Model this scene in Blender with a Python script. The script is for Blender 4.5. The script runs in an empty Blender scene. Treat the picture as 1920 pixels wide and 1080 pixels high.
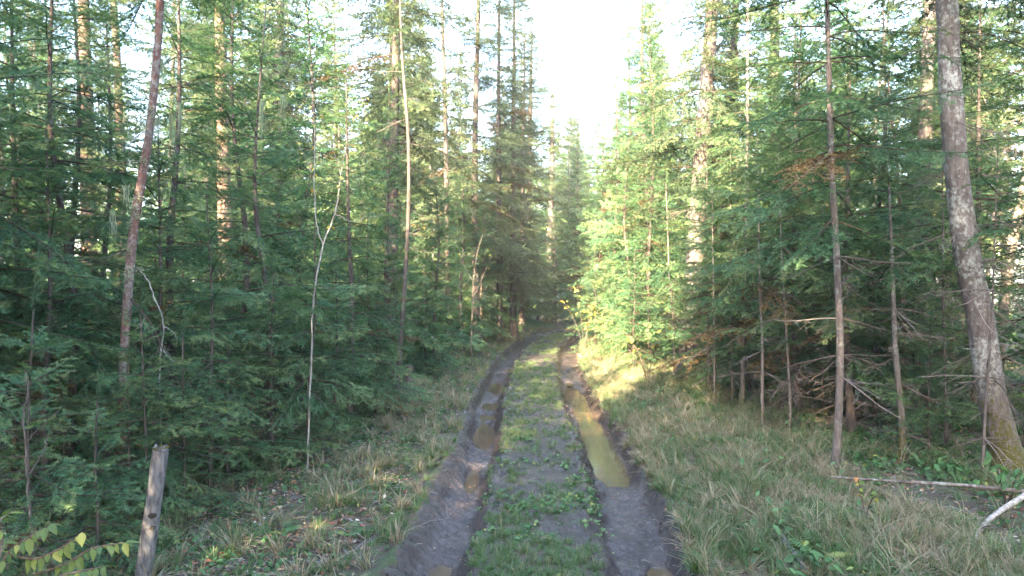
import bpy, math, random
import numpy as np
from mathutils import Vector, Matrix, Euler, Quaternion

random.seed(7); np.random.seed(7)
S = bpy.context.scene
R = math.radians
COL = S.collection

# ------------------------------------------------------------------ camera, light, exposure
CAMH, FPX, HOR = 1.8, 1321.0, 525.0
cam = bpy.data.cameras.new("camera"); camo = bpy.data.objects.new("camera", cam); COL.objects.link(camo)
camo.location = (0, 0, CAMH); camo.rotation_euler = (R(90 - 0.65), 0, 0)
cam.sensor_width = 36; cam.lens = 36 * FPX / 1920; cam.clip_end = 2000; cam.clip_start = 0.05
S.camera = camo

SUN_EL = 29.0
SUN_V = Vector((-0.42, -0.907, 0)).normalized()            # horizontal direction towards the sun
sun_dir = Vector((SUN_V.x * math.cos(R(SUN_EL)), SUN_V.y * math.cos(R(SUN_EL)), math.sin(R(SUN_EL))))
w = bpy.data.worlds.new("World"); S.world = w; w.use_nodes = True
nt = w.node_tree; nt.nodes.clear()
sk = nt.nodes.new("ShaderNodeTexSky"); sk.sky_type = 'NISHITA'; sk.sun_disc = False
sk.sun_elevation = R(SUN_EL); sk.sun_rotation = math.atan2(SUN_V.x, SUN_V.y)
sk.air_density = 1.0; sk.dust_density = 1.6; sk.ozone_density = 0.4
bg = nt.nodes.new("ShaderNodeBackground"); bg.inputs[1].default_value = 0.15
wo = nt.nodes.new("ShaderNodeOutputWorld")
nt.links.new(sk.outputs[0], bg.inputs[0]); nt.links.new(bg.outputs[0], wo.inputs[0])
sl = bpy.data.lights.new("sun", 'SUN'); sl.energy = 5.0; sl.angle = R(0.5); sl.color = (1.0, 0.78, 0.50)
so = bpy.data.objects.new("sun", sl); COL.objects.link(so)
so.rotation_euler = sun_dir.to_track_quat('Z', 'Y').to_euler(); so.location = (0, 0, 40)
S.view_settings.view_transform = 'Standard'; S.view_settings.look = 'None'
S.view_settings.exposure = 4.2; S.view_settings.gamma = 1.0; S.view_settings.use_curve_mapping = False
S.render.engine = 'CYCLES'
c = S.cycles; c.max_bounces = 6; c.diffuse_bounces = 4; c.glossy_bounces = 2; c.transmission_bounces = 4
c.transparent_max_bounces = 4; c.volume_bounces = 0; c.use_denoising = True; c.caustics_reflective = False; c.caustics_refractive = False
c.sample_clamp_indirect = 6.0

# ------------------------------------------------------------------ helpers
def W(px, py, d):            # a point seen at pixel (px,py) of the 1920 wide photograph, d metres ahead
    return Vector(((px - 960) / FPX * d, d, CAMH + (HOR - py) / FPX * d))
def G(px, py, h=CAMH):       # ground point under a pixel
    d = h * FPX / (py - HOR); return Vector(((px - 960) / FPX * d, d, 0))

def _h(ix, iy, seed):
    h = (ix * 374761393 + iy * 668265263 + seed * 974634777) & 0xffffffff
    h = ((h ^ (h >> 13)) * 1274126177) & 0xffffffff
    return ((h ^ (h >> 16)) & 0xffffff) / float(0xffffff)
def vn(x, y, seed=0):
    x = np.asarray(x, float); y = np.asarray(y, float)
    xi = np.floor(x).astype(np.int64); yi = np.floor(y).astype(np.int64); fx = x - xi; fy = y - yi
    fx = fx * fx * (3 - 2 * fx); fy = fy * fy * (3 - 2 * fy)
    a, b, c_, d = _h(xi, yi, seed), _h(xi + 1, yi, seed), _h(xi, yi + 1, seed), _h(xi + 1, yi + 1, seed)
    return (a * (1 - fx) + b * fx) * (1 - fy) + (c_ * (1 - fx) + d * fx) * fy
def fbm(x, y, seed=0, o=4):
    s = 0; a = .5; t = 0
    for i in range(o):
        s = s + a * (vn(x, y, seed + i) - .5) * 2; t += a; a *= .5; x = np.asarray(x) * 2.03; y = np.asarray(y) * 2.03
    return s / t
def sstep(a, b, x):
    t = np.clip((np.asarray(x, float) - a) / (b - a), 0, 1); return t * t * (3 - 2 * t)

class Geo:                   # collects triangles and quads with a tint value and a material index
    def __init__(s): s.v = []; s.t = []; s.f = []; s.m = []; s.n = 0; s.uv = None
    def add(s, v, f, tint=0.5, m=0):
        v = np.asarray(v, np.float32).reshape(-1, 3); f = np.asarray(f, np.int64)
        s.v.append(v); s.f.append(f + s.n); s.n += len(v)
        s.t.append(np.broadcast_to(np.asarray(tint, np.float32), (len(v),)).copy())
        s.m.append(np.full(len(f), m, np.int32))
    def add_geo(s, g, M=None, dt=0.0):
        for v, t, f, m in g.parts():
            if M is not None:
                A = np.array(M)[:3]; v = v @ A[:, :3].T + A[:, 3]
            s.v.append(v.astype(np.float32)); s.t.append(t + dt); s.f.append(f + s.n); s.m.append(m)
        s.n += g.n
    def parts(s):
        g = s.pack(); return g
    def pack(s):
        if not s.v: return []
        V = np.concatenate(s.v); T = np.concatenate(s.t)
        out = []; first = True
        for k in (3, 4):
            F = [f for f in s.f if f.shape[1] == k]; Mx = [m for f, m in zip(s.f, s.m) if f.shape[1] == k]
            if F:
                F = np.concatenate(F); Mx = np.concatenate(Mx)
                if first: out.append((V, T, F, Mx)); first = False
                else: out.append((np.zeros((0, 3), np.float32), np.zeros(0, np.float32), F, Mx))
        return out
    def mesh(s, name, mats, smooth=False):
        V = np.concatenate(s.v); T = np.concatenate(s.t)
        me = bpy.data.meshes.new(name)
        me.vertices.add(len(V)); me.vertices.foreach_set("co", V.astype(np.float32).ravel())
        lt = np.concatenate([np.full(len(f), f.shape[1], np.int32) for f in s.f])
        li = np.concatenate([f.ravel() for f in s.f]).astype(np.int32)
        ls = np.concatenate([[0], np.cumsum(lt)[:-1]]).astype(np.int32)
        me.loops.add(len(li)); me.loops.foreach_set("vertex_index", li)
        me.polygons.add(len(lt)); me.polygons.foreach_set("loop_start", ls); me.polygons.foreach_set("loop_total", lt)
        me.polygons.foreach_set("material_index", np.concatenate(s.m))
        me.polygons.foreach_set("use_smooth", np.full(len(lt), smooth))
        a = me.attributes.new("tint", 'FLOAT', 'POINT'); a.data.foreach_set("value", T.astype(np.float32))
        for m in mats: me.materials.append(m)
        me.update(calc_edges=True); me.validate()
        return me
# packed geos with mixed faces: parts() returns the vertices once, the second entry has none, so offsets stay right

def obj(name, me, parent=None, loc=(0, 0, 0), rot=None, scale=None):
    o = bpy.data.objects.new(name, me); COL.objects.link(o); o.location = loc
    if rot is not None: o.rotation_euler = rot
    if scale is not None: o.scale = scale if hasattr(scale, '__len__') else (scale,) * 3
    if parent: o.parent = parent
    return o
def tag(o, label=None, cat=None, group=None, kind=None):
    if label: o['label'] = label
    if cat: o['category'] = cat
    if group: o['group'] = group
    if kind: o['kind'] = kind
    return o
def thing(name, loc, label, cat, group=None):
    o = bpy.data.objects.new(name, None); COL.objects.link(o); o.location = loc; o.empty_display_size = .1
    return tag(o, label, cat, group)

def smooth_path(pts, rad, n):
    pts = [np.array(p, float) for p in pts]; m = len(pts)
    P = [2 * pts[0] - pts[1]] + pts + [2 * pts[-1] - pts[-2]]
    out = []; rr = []
    for k in range(n + 1):
        t = k / n * (m - 1); i = min(int(t), m - 2); u = t - i
        a, b, c_, d = P[i], P[i + 1], P[i + 2], P[i + 3]
        out.append(.5 * ((2 * b) + (-a + c_) * u + (2 * a - 5 * b + 4 * c_ - d) * u * u + (-a + 3 * b - 3 * c_ + d) * u ** 3))
        rr.append(rad[i] * (1 - u) + rad[i + 1] * u)
    return np.array(out), np.array(rr)
def tube(g, pts, rad, sides=8, tint=.5, m=0, rough=0.0, seed=0, cap=True):
    pts = np.asarray(pts, float); rad = np.broadcast_to(np.asarray(rad, float), (len(pts),)); n = len(pts)
    T = np.gradient(pts, axis=0); T /= np.linalg.norm(T, axis=1)[:, None] + 1e-9
    ref = np.array([0, 0, 1.]) if abs(T[:, 2]).mean() < .7 else np.array([1., 0, 0])
    A = np.cross(T, ref); A /= np.linalg.norm(A, axis=1)[:, None] + 1e-9; B = np.cross(A, T)
    th = np.arange(sides) / sides * 2 * math.pi
    r = rad[:, None] * np.ones(sides)
    if rough:
        k = np.arange(n)[:, None]
        r = r * (1 + rough * fbm(np.cos(th)[None] * 2.2 + 7 + seed, k * .55 + np.sin(th)[None] * 2.2, seed, 3))
    v = pts[:, None] + A[:, None] * (np.cos(th)[None, :, None] * r[..., None]) + B[:, None] * (np.sin(th)[None, :, None] * r[..., None])
    v = v.reshape(-1, 3); i = np.arange(n - 1)[:, None] * sides; j = np.arange(sides)[None]; j2 = (j + 1) % sides
    f = np.stack([i + j, i + j2, i + sides + j2, i + sides + j], -1).reshape(-1, 4)
    tt = np.repeat(tint if hasattr(tint, '__len__') else np.full(n, tint), sides)
    g.add(v, f, tt, m)
    if cap:
        g.add(np.vstack([v[-sides:], pts[-1:]]), np.array([[q, (q + 1) % sides, sides] for q in range(sides)]), tt[-1], m)

# ------------------------------------------------------------------ materials
def nodes(name):
    m = bpy.data.materials.new(name); m.use_nodes = True; t = m.node_tree; t.nodes.clear()
    return m, t
def N(t, ty, **kw):
    n = t.nodes.new(ty)
    for k, v in kw.items():
        if k.startswith('i_'):
            key = k[2:]; key = int(key) if key.isdigit() else key
            n.inputs[key].default_value = v
        else: setattr(n, k, v)
    return n
def L(t, a, b): t.links.new(a, b)
def ramp(t, src, stops):
    r = t.nodes.new("ShaderNodeValToRGB"); e = r.color_ramp.elements
    while len(e) < len(stops): e.new(.5)
    for q, (p, col) in zip(e, stops): q.position = p; q.color = (*col, 1) if len(col) == 3 else col
    L(t, src, r.inputs[0]); return r.outputs[0]
def math_(t, op, a, b=None, clamp=False):
    n = t.nodes.new("ShaderNodeMath"); n.operation = op; n.use_clamp = clamp
    for i, x in enumerate((a, b)):
        if x is None: continue
        if isinstance(x, (int, float)): n.inputs[i].default_value = x
        else: L(t, x, n.inputs[i])
    return n.outputs[0]
def mix(t, f, a, b, mode='MIX'):
    n = t.nodes.new("ShaderNodeMix"); n.data_type = 'RGBA'; n.blend_type = mode
    for i, x in ((0, f), (6, a), (7, b)):
        if isinstance(x, (int, float)): n.inputs[i].default_value = x
        elif isinstance(x, tuple): n.inputs[i].default_value = (*x, 1)
        else: L(t, x, n.inputs[i])
    return n.outputs[2]
def attr(t, name='tint'):
    return N(t, "ShaderNodeAttribute", attribute_name=name).outputs['Fac']
def noise(t, scale, detail=4, rough=.6, vec=None):
    n = N(t, "ShaderNodeTexNoise"); n.inputs['Scale'].default_value = scale; n.inputs['Detail'].default_value = detail; n.inputs['Roughness'].default_value = rough
    if vec is not None: L(t, vec, n.inputs['Vector'])
    return n.outputs['Fac']
def coords(t, kind='Object', scale=(1, 1, 1)):
    tc = N(t, "ShaderNodeTexCoord"); mp = N(t, "ShaderNodeMapping"); mp.inputs['Scale'].default_value = scale
    L(t, tc.outputs[kind], mp.inputs[0]); return mp.outputs[0]
def leafy(name, stops, transl=.35, var=.25, rough=.5, spec=.25):
    """leaf-like surface: colour from the tint attribute, shifted a little for each object"""
    m, t = nodes(name)
    rnd = N(t, "ShaderNodeObjectInfo").outputs['Random']
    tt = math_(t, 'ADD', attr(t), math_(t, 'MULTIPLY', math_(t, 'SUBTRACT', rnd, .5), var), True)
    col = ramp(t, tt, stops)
    p = N(t, "ShaderNodeBsdfPrincipled"); p.inputs['Roughness'].default_value = rough; p.inputs['Specular IOR Level'].default_value = spec
    L(t, col, p.inputs['Base Color'])
    tr = N(t, "ShaderNodeBsdfTranslucent"); L(t, mix(t, .5, col, (.5, .6, .1), 'SOFT_LIGHT'), tr.inputs[0])
    ms = N(t, "ShaderNodeMixShader"); ms.inputs[0].default_value = transl
    L(t, p.outputs[0], ms.inputs[1]); L(t, tr.outputs[0], ms.inputs[2])
    o = N(t, "ShaderNodeOutputMaterial"); L(t, ms.outputs[0], o.inputs[0]); return m
def bark(name, base, dark, lich, amount=.5, moss=0.0, scale=1.0, redden=None, bump=.6):
    m, t = nodes(name)
    v = coords(t, 'Object', (1, 1, .22))
    n1 = noise(t, 34 * scale, 6, .7, v)
    n2 = noise(t, 3.2 * scale, 3, .6, coords(t, 'Object', (1, 1, .6)))
    col = mix(t, ramp(t, n1, [(.32, (0, 0, 0)), (.62, (1, 1, 1))]), dark, base)
    if redden: col = mix(t, ramp(t, n2, [(.45, (0, 0, 0)), (.6, (1, 1, 1))]), col, redden)
    v2 = coords(t, 'Object', (1, 1, .8))
    ln = noise(t, 30 * scale, 6, .7, v2); ln2 = noise(t, 2.3, 2, .5, v2)
    lf = ramp(t, math_(t, 'ADD', math_(t, 'MULTIPLY', ln, .6), math_(t, 'MULTIPLY', ln2, .4)), [(.60 - .18 * amount, (0, 0, 0)), (.70 - .18 * amount, (.85, .85, .85))])
    col = mix(t, lf, col, lich)
    if moss:
        pz = N(t, "ShaderNodeSeparateXYZ"); L(t, N(t, "ShaderNodeTexCoord").outputs['Object'], pz.inputs[0])
        hz = math_(t, 'SUBTRACT', moss, math_(t, 'MULTIPLY', pz.outputs[2], .7))
        mf = ramp(t, math_(t, 'ADD', hz, math_(t, 'MULTIPLY', math_(t, 'SUBTRACT', ln, .5), 3.2)), [(.35, (0, 0, 0)), (.6, (1, 1, 1))])
        col = mix(t, mf, col, mix(t, n1, (.035, .042, .008), (.10, .085, .02)))
    p = N(t, "ShaderNodeBsdfPrincipled"); p.inputs['Roughness'].default_value = .85; p.inputs['Specular IOR Level'].default_value = .2
    L(t, col, p.inputs['Base Color'])
    b = N(t, "ShaderNodeBump"); b.inputs['Strength'].default_value = bump; b.inputs['Distance'].default_value = .012
    L(t, math_(t, 'ADD', n1, math_(t, 'MULTIPLY', ln, .7)), b.inputs['Height']); L(t, b.outputs[0], p.inputs['Normal'])
    o = N(t, "ShaderNodeOutputMaterial"); L(t, p.outputs[0], o.inputs[0]); return m

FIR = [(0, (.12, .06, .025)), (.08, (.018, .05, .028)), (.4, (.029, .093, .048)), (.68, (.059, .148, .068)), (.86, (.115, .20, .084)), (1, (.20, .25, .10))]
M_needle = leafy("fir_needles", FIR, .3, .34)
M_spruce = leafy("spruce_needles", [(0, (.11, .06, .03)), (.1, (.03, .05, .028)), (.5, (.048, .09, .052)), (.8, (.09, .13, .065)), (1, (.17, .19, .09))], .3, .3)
M_twig = leafy("twig_bark", [(0, (.035, .024, .018)), (.5, (.065, .052, .042)), (1, (.15, .14, .12))], 0, .35, .85, .1)
M_deadtwig = leafy("dead_twig", [(0, (.05, .034, .028)), (.5, (.11, .088, .078)), (1, (.24, .23, .22))], 0, .4, .85, .1)
M_lichen = leafy("beard_lichen", [(0, (.16, .19, .11)), (1, (.36, .40, .27))], .3, .2, .9, .05)
M_grass = leafy("grass", [(0, (.20, .145, .10)), (.3, (.30, .25, .17)), (.48, (.16, .18, .095)), (.75, (.06, .12, .045)), (1, (.10, .175, .055))], .35, .18)
M_litter = leafy("fallen_leaves", [(0, (.08, .045, .03)), (.35, (.22, .10, .05)), (.55, (.30, .19, .12)), (.75, (.34, .27, .13)), (.9, (.28, .05, .05)), (1, (.42, .38, .30))], .15, .5)
M_herb = leafy("herb_leaves", [(0, (.03, .075, .025)), (.5, (.06, .14, .05)), (.85, (.10, .19, .07)), (1, (.24, .25, .07))], .35, .4)
M_yellow = leafy("autumn_leaves", [(0, (.09, .14, .04)), (.4, (.20, .22, .05)), (.7, (.42, .36, .08)), (1, (.33, .15, .05))], .4, .3)
M_bark = bark("grey_bark", (.13, .108, .098), (.048, .038, .034), (.24, .25, .23), .4, 0)
M_barkmoss = bark("mossy_bark", (.135, .115, .105), (.05, .04, .036), (.30, .31, .29), .5, .75)
M_barkdark = bark("dark_bark", (.085, .068, .06), (.03, .024, .021), (.17, .18, .16), .3, .1)
M_barkpale = bark("pale_bark", (.185, .16, .145), (.08, .066, .06), (.28, .29, .27), .4, .5)
M_barkbrown = bark("brown_bark", (.19, .125, .095), (.07, .046, .035), (.24, .23, .2), .25, 0)
M_barkred = bark("red_bark", (.165, .08, .062), (.055, .030, .026), (.24, .22, .20), .62, 0, redden=(.12, .092, .08), bump=.5)
M_birch = bark("birch_bark", (.30, .28, .26), (.10, .085, .075), (.42, .41, .39), .45, 0, bump=.2)
M_post = bark("weathered_wood", (.175, .17, .18), (.035, .032, .034), (.24, .24, .24), .25, 0, scale=1.3, bump=.8)
M_mossball = leafy("cup_moss", [(0, (.06, .055, .02)), (1, (.15, .14, .05))], 0, .2, .95, .05)
M_brown = leafy("dry_needles", [(0, (.06, .040, .022)), (1, (.15, .105, .05))], .1, .3, .8, .05)

# ------------------------------------------------------------------ the track
CPTS = [(9, -26), (2.6, -12), (.5, -4), (.05, 0)]
for y, x in ((1080, 1016), (900, 1014), (840, 1013), (760, 999), (720, 1004), (700, 1003), (670, 1013), (650, 1029), (640, 1042), (633, 1062)):
    d = (CAMH + .1) * FPX / (y - HOR); CPTS.append(((x - 960) / FPX * d, d))
x0, y0 = CPTS[-1]
CPTS += [(x0 + .8, y0 + 1.3), (x0 + 2.2, y0 + 2.6), (x0 + 4.6, y0 + 3.6), (x0 + 9, y0 + 4.6), (x0 + 20, y0 + 7), (x0 + 60, y0 + 18), (x0 + 160, y0 + 40)]
_c, _ = smooth_path([(a, b, 0) for a, b in CPTS], [1] * len(CPTS), 300)
CL = _c[:, :2]
_seg = np.diff(CL, axis=0); _len = np.linalg.norm(_seg, axis=1); _cum = np.concatenate([[0], np.cumsum(_len)])
def track_uv(x, y):          # along-track distance and signed offset (right positive)
    x = np.atleast_1d(np.asarray(x, float)).ravel(); y = np.atleast_1d(np.asarray(y, float)).ravel()
    s = np.empty(len(x)); u = np.empty(len(x))
    for a in range(0, len(x), 20000):
        P = np.stack([x[a:a + 20000], y[a:a + 20000]], 1)
        D = P[:, None] - CL[None, :-1]
        t = np.clip((D * _seg[None]).sum(-1) / (_len ** 2)[None], 0, 1)
        Q = D - t[..., None] * _seg[None]; q = (Q ** 2).sum(-1); k = q.argmin(1); r = np.arange(len(P))
        s[a:a + 20000] = _cum[k] + t[r, k] * _len[k]
        sg = np.sign(Q[r, k, 0] * _seg[k, 1] - Q[r, k, 1] * _seg[k, 0])
        u[a:a + 20000] = np.sqrt(q[r, k]) * sg
    return s, u
RUT = .70
# puddles: centre pixel, half width, half length in pixels (on the water level)
WL = -.170
PUD = [(931, 729, 20, 9), (920, 763, 19, 8), (914, 784, 17, 6), (906, 822, 22, 24), (884, 905, 14, 22), (822, 1078, 24, 12), (957, 695, 8, 4),
       (1074, 738, 15, 10), (1084, 752, 22, 16), (1103, 782, 24, 22), (1121, 822, 32, 30), (1137, 866, 36, 36), (1152, 893, 34, 20), (1240, 1082, 26, 16), (1066, 722, 12, 4)]
PW = []
for px, py, a, b in PUD:
    p = G(px, py, CAMH - WL); p1 = G(px, py - b, CAMH - WL); p2 = G(px, py + b, CAMH - WL)
    PW.append((p.x, (p1.y + p2.y) / 2, a / FPX * p.y, (p1.y - p2.y) / 2))
def height(x, y, uv=None):
    sh = np.shape(x); x = np.ravel(x).astype(float); y = np.ravel(y).astype(float)
    s, u = uv if uv is not None else track_uv(x, y)
    wob = .05 * fbm(s * .9, 0 * s, 3) ; 
    z = .10 * sstep(1.15, 1.9, u) + .03 * sstep(-1.15, -1.8, u)                     # banks
    z = z + .10 * fbm(x * .22, y * .22, 11) * sstep(1.3, 4, np.abs(u)) + .035 * fbm(x * 1.3, y * 1.3, 12) * sstep(.9, 2, np.abs(u))
    z = z + 1.2 * fbm(x * .03, y * .03, 19, 2) * sstep(25, 60, np.hypot(x, y - 10))
    z = z + .02 * (1 - sstep(0, .45, np.abs(u))) + .018 * fbm(x * 4, y * 4, 13)
    mud = np.zeros_like(z)
    near = 1 - sstep(30, 45, s - _cum[0] - 26)
    for side in (-1, 1):
        du = (u - side * RUT - wob) * side                                         # positive outwards
        inner = (.25 if side < 0 else .28) + .04 * fbm(s * 2.1, 0 * s, 5 + side); outer = (.22 if side < 0 else .26) + .04 * fbm(s * 1.7, 0 * s, 8 + side)
        edge = np.where(du > 0, du / outer, -du / inner)
        edge = edge + .16 * fbm(x * 3.2, y * 3.2, 21) + .07 * fbm(x * 11, y * 11, 22)
        prof = 1 - sstep(np.where((du > 0) & (side < 0) & (y < 10), .15, .55), 1.08, edge)
        z = z - .150 * prof + .035 * np.exp(-((edge - 1.18) / .13) ** 2) * (1 + fbm(x * 6, y * 6, 23)) * .8
        mud = np.maximum(mud, 1 - sstep(.9, 1.25, edge + .25 * fbm(x * 5, y * 5, 24)))
        lump = .034 * fbm(x * 9, y * 9, 31) + .022 * fbm(x * 22, y * 22, 32, 2) + .012 * (np.abs(fbm(x * 16, y * 16, 33, 2)) - .2)
        z = z + lump * (1 - sstep(1.1, 1.7, edge)) * (1 - (.75 * (side < 0) * (y < 9)))
        if side < 0:                                                               # tyre lugs pressed into the mud
            ph = (s * 1.0 + np.abs(u + RUT + .12) * .75) / .15
            tri = np.abs((ph % 1) - .5) * 2
            tread = (sstep(.25, .65, tri) - .5) * .058
            ramp_ = (sstep(-.06, .03, du) * (1 - sstep(.22, .30, du)) + .35 * (1 - sstep(.1, .25, np.abs(du)))) * (1 - sstep(8.5, 10.5, y)) * (.55 + .45 * vn(x * 1.5, y * 1.5, 40))
            z = z + tread * ramp_
    for (px, py, a, b) in PW:
        q = np.sqrt(((x - px) / (a * 1.06)) ** 2 + ((y - py) / (b * 1.12)) ** 2) + .16 * fbm(x * 5, y * 5, 50) + .08 * fbm(x * 14, y * 14, 51)
        inn = 1 - sstep(.6, 1.2, q)
        z = z * (1 - inn) + np.minimum(z, WL - .03) * inn
    mud = np.maximum(mud, .75 * sstep(.46, .64, fbm(x * 1.4, y * 1.1, 60) * .5 + .5 + .12 * fbm(x * 9, y * 9, 61)) * (1 - sstep(.6, .9, np.abs(u))))
    return z.reshape(sh), mud.reshape(sh), u.reshape(sh), s.reshape(sh)
def gz(x, y):
    return float(height(np.array([x]), np.array([y]))[0][0])

# ------------------------------------------------------------------ ground sheets
rows = [-60, -40, -30]
y = -26.
while y < 1.5: rows.append(y); y += 1.2
y = 1.6
while y < 26: rows.append(y); y += max(.014, .0038 * y) if y > 3.6 else .06
while y < 70: rows.append(y); y += .5 + (y - 26) * .06
rows += [85, 110, 150, 220, 320, 480]
cols = list(np.arange(-1.7, 1.75, .024))
stepv = .03; cx_ = 1.75; out = []
while cx_ < 450: out.append(cx_); cx_ += stepv; stepv *= 1.075
cols = [-a for a in reversed(out)] + cols + out
rows = np.array(rows); cols = np.array(cols)
mono = np.maximum.accumulate
cxr = np.interp(rows, CL[:220, 1], CL[:220, 0]); cxr = np.where(rows > 23, np.interp(23, CL[:220, 1], CL[:220, 0]), cxr); cxr = np.clip(cxr, -2, 3)
GX = cxr[:, None] + cols[None]; GY = rows[:, None] + 0 * cols[None]
GZ, MUD, UU, SS = height(GX, GY)
nr, nc = GX.shape
idx = np.arange(nr * nc).reshape(nr, nc)
quads = np.stack([idx[:-1, :-1], idx[:-1, 1:], idx[1:, 1:], idx[1:, :-1]], -1).reshape(-1, 4)
V = np.stack([GX, GY, GZ], -1).reshape(-1, 3)
uq = np.abs(UU.ravel()[quads].mean(1)); ontrack = uq < 1.25

mg, t = nodes("forest_soil_and_mud")
P = N(t, "ShaderNodeBsdfPrincipled")
pos = N(t, "ShaderNodeNewGeometry").outputs['Position']
mudf = attr(t); 
nA = noise(t, 2.5, 6, .65, pos); nB = noise(t, 30, 6, .7, pos); nC = noise(t, 140, 3, .6, pos); nD = noise(t, 9, 5, .6, pos)
soil = ramp(t, nB, [(.3, (.022, .016, .012)), (.5, (.055, .04, .028)), (.68, (.11, .08, .055))])
green = ramp(t, nC, [(.35, (.02, .035, .012)), (.65, (.06, .085, .03))])
floor_ = mix(t, ramp(t, nD, [(.44, (0, 0, 0)), (.58, (1, 1, 1))]), soil, green)
mudc = ramp(t, math_(t, 'ADD', math_(t, 'MULTIPLY', nB, .6), math_(t, 'MULTIPLY', nA, .4)), [(.36, (.020, .015, .013)), (.5, (.046, .036, .031)), (.66, (.095, .076, .068))])
mf = ramp(t, math_(t, 'ADD', mudf, math_(t, 'MULTIPLY', math_(t, 'SUBTRACT', nB, .5), .7)), [(.38, (0, 0, 0)), (.58, (1, 1, 1))])
L(t, mix(t, mf, floor_, mudc), P.inputs['Base Color'])
wet = ramp(t, nD, [(.47, (.04, .04, .04)), (.60, (.24, .24, .24))])
L(t, mix(t, mf, (.9, .9, .9), wet), P.inputs['Roughness'])
b = N(t, "ShaderNodeBump"); b.inputs['Strength'].default_value = .8; b.inputs['Distance'].default_value = .024
L(t, math_(t, 'ADD', nB, math_(t, 'MULTIPLY', nC, .25)), b.inputs['Height']); L(t, b.outputs[0], P.inputs['Normal'])
L(t, P.outputs[0], N(t, "ShaderNodeOutputMaterial").inputs[0])
for name, sel in (("dirt_track", ontrack), ("forest_floor", ~ontrack)):
    q = quads[sel]; used, inv = np.unique(q, return_inverse=True)
    g = Geo(); g.add(V[used], inv.reshape(-1, 4), MUD.ravel()[used], 0)
    tag(obj(name, g.mesh(name, [mg], True)), kind='structure')

# puddles: one sheet of muddy water each
mp, t = nodes("muddy_water")
P = N(t, "ShaderNodeBsdfPrincipled"); pos = N(t, "ShaderNodeNewGeometry").outputs['Position']
L(t, ramp(t, noise(t, 5, 4, .6, pos), [(.35, (.060, .044, .030)), (.65, (.090, .066, .045))]), P.inputs['Base Color'])
P.inputs['Roughness'].default_value = .06; P.inputs['IOR'].default_value = 1.4
b = N(t, "ShaderNodeBump"); b.inputs['Strength'].default_value = .06; b.inputs['Distance'].default_value = .01
L(t, noise(t, 16, 2, .5, pos), b.inputs['Height']); L(t, b.outputs[0], P.inputs['Normal'])
L(t, P.outputs[0], N(t, "ShaderNodeOutputMaterial").inputs[0])
groups = [[i] for i in range(7)] + [[7, 8, 9, 10, 11, 12], [13], [14]]
for gi, grp in enumerate(groups):
    pts = []
    for i in grp:
        px, py, a, bb = PW[i]
        for k in range(28):
            th = k / 28 * 2 * math.pi; pts.append((px + math.cos(th) * a * 1.5, py + math.sin(th) * bb * 1.35))
    # convex outline
    pts = sorted(set(pts)); 
    def half(ps):
        h = []
        for p in ps:
            while len(h) > 1 and (h[-1][0] - h[-2][0]) * (p[1] - h[-2][1]) - (h[-1][1] - h[-2][1]) * (p[0] - h[-2][0]) <= 0: h.pop()
            h.append(p)
        return h
    hull = half(pts)[:-1] + half(pts[::-1])[:-1]
    me = bpy.data.meshes.new("puddle"); me.from_pydata([(a, b_, WL + .002) for a, b_ in hull], [], [list(range(len(hull)))]); me.materials.append(mp)
    tag(obj("puddle", me), kind='structure')

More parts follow.
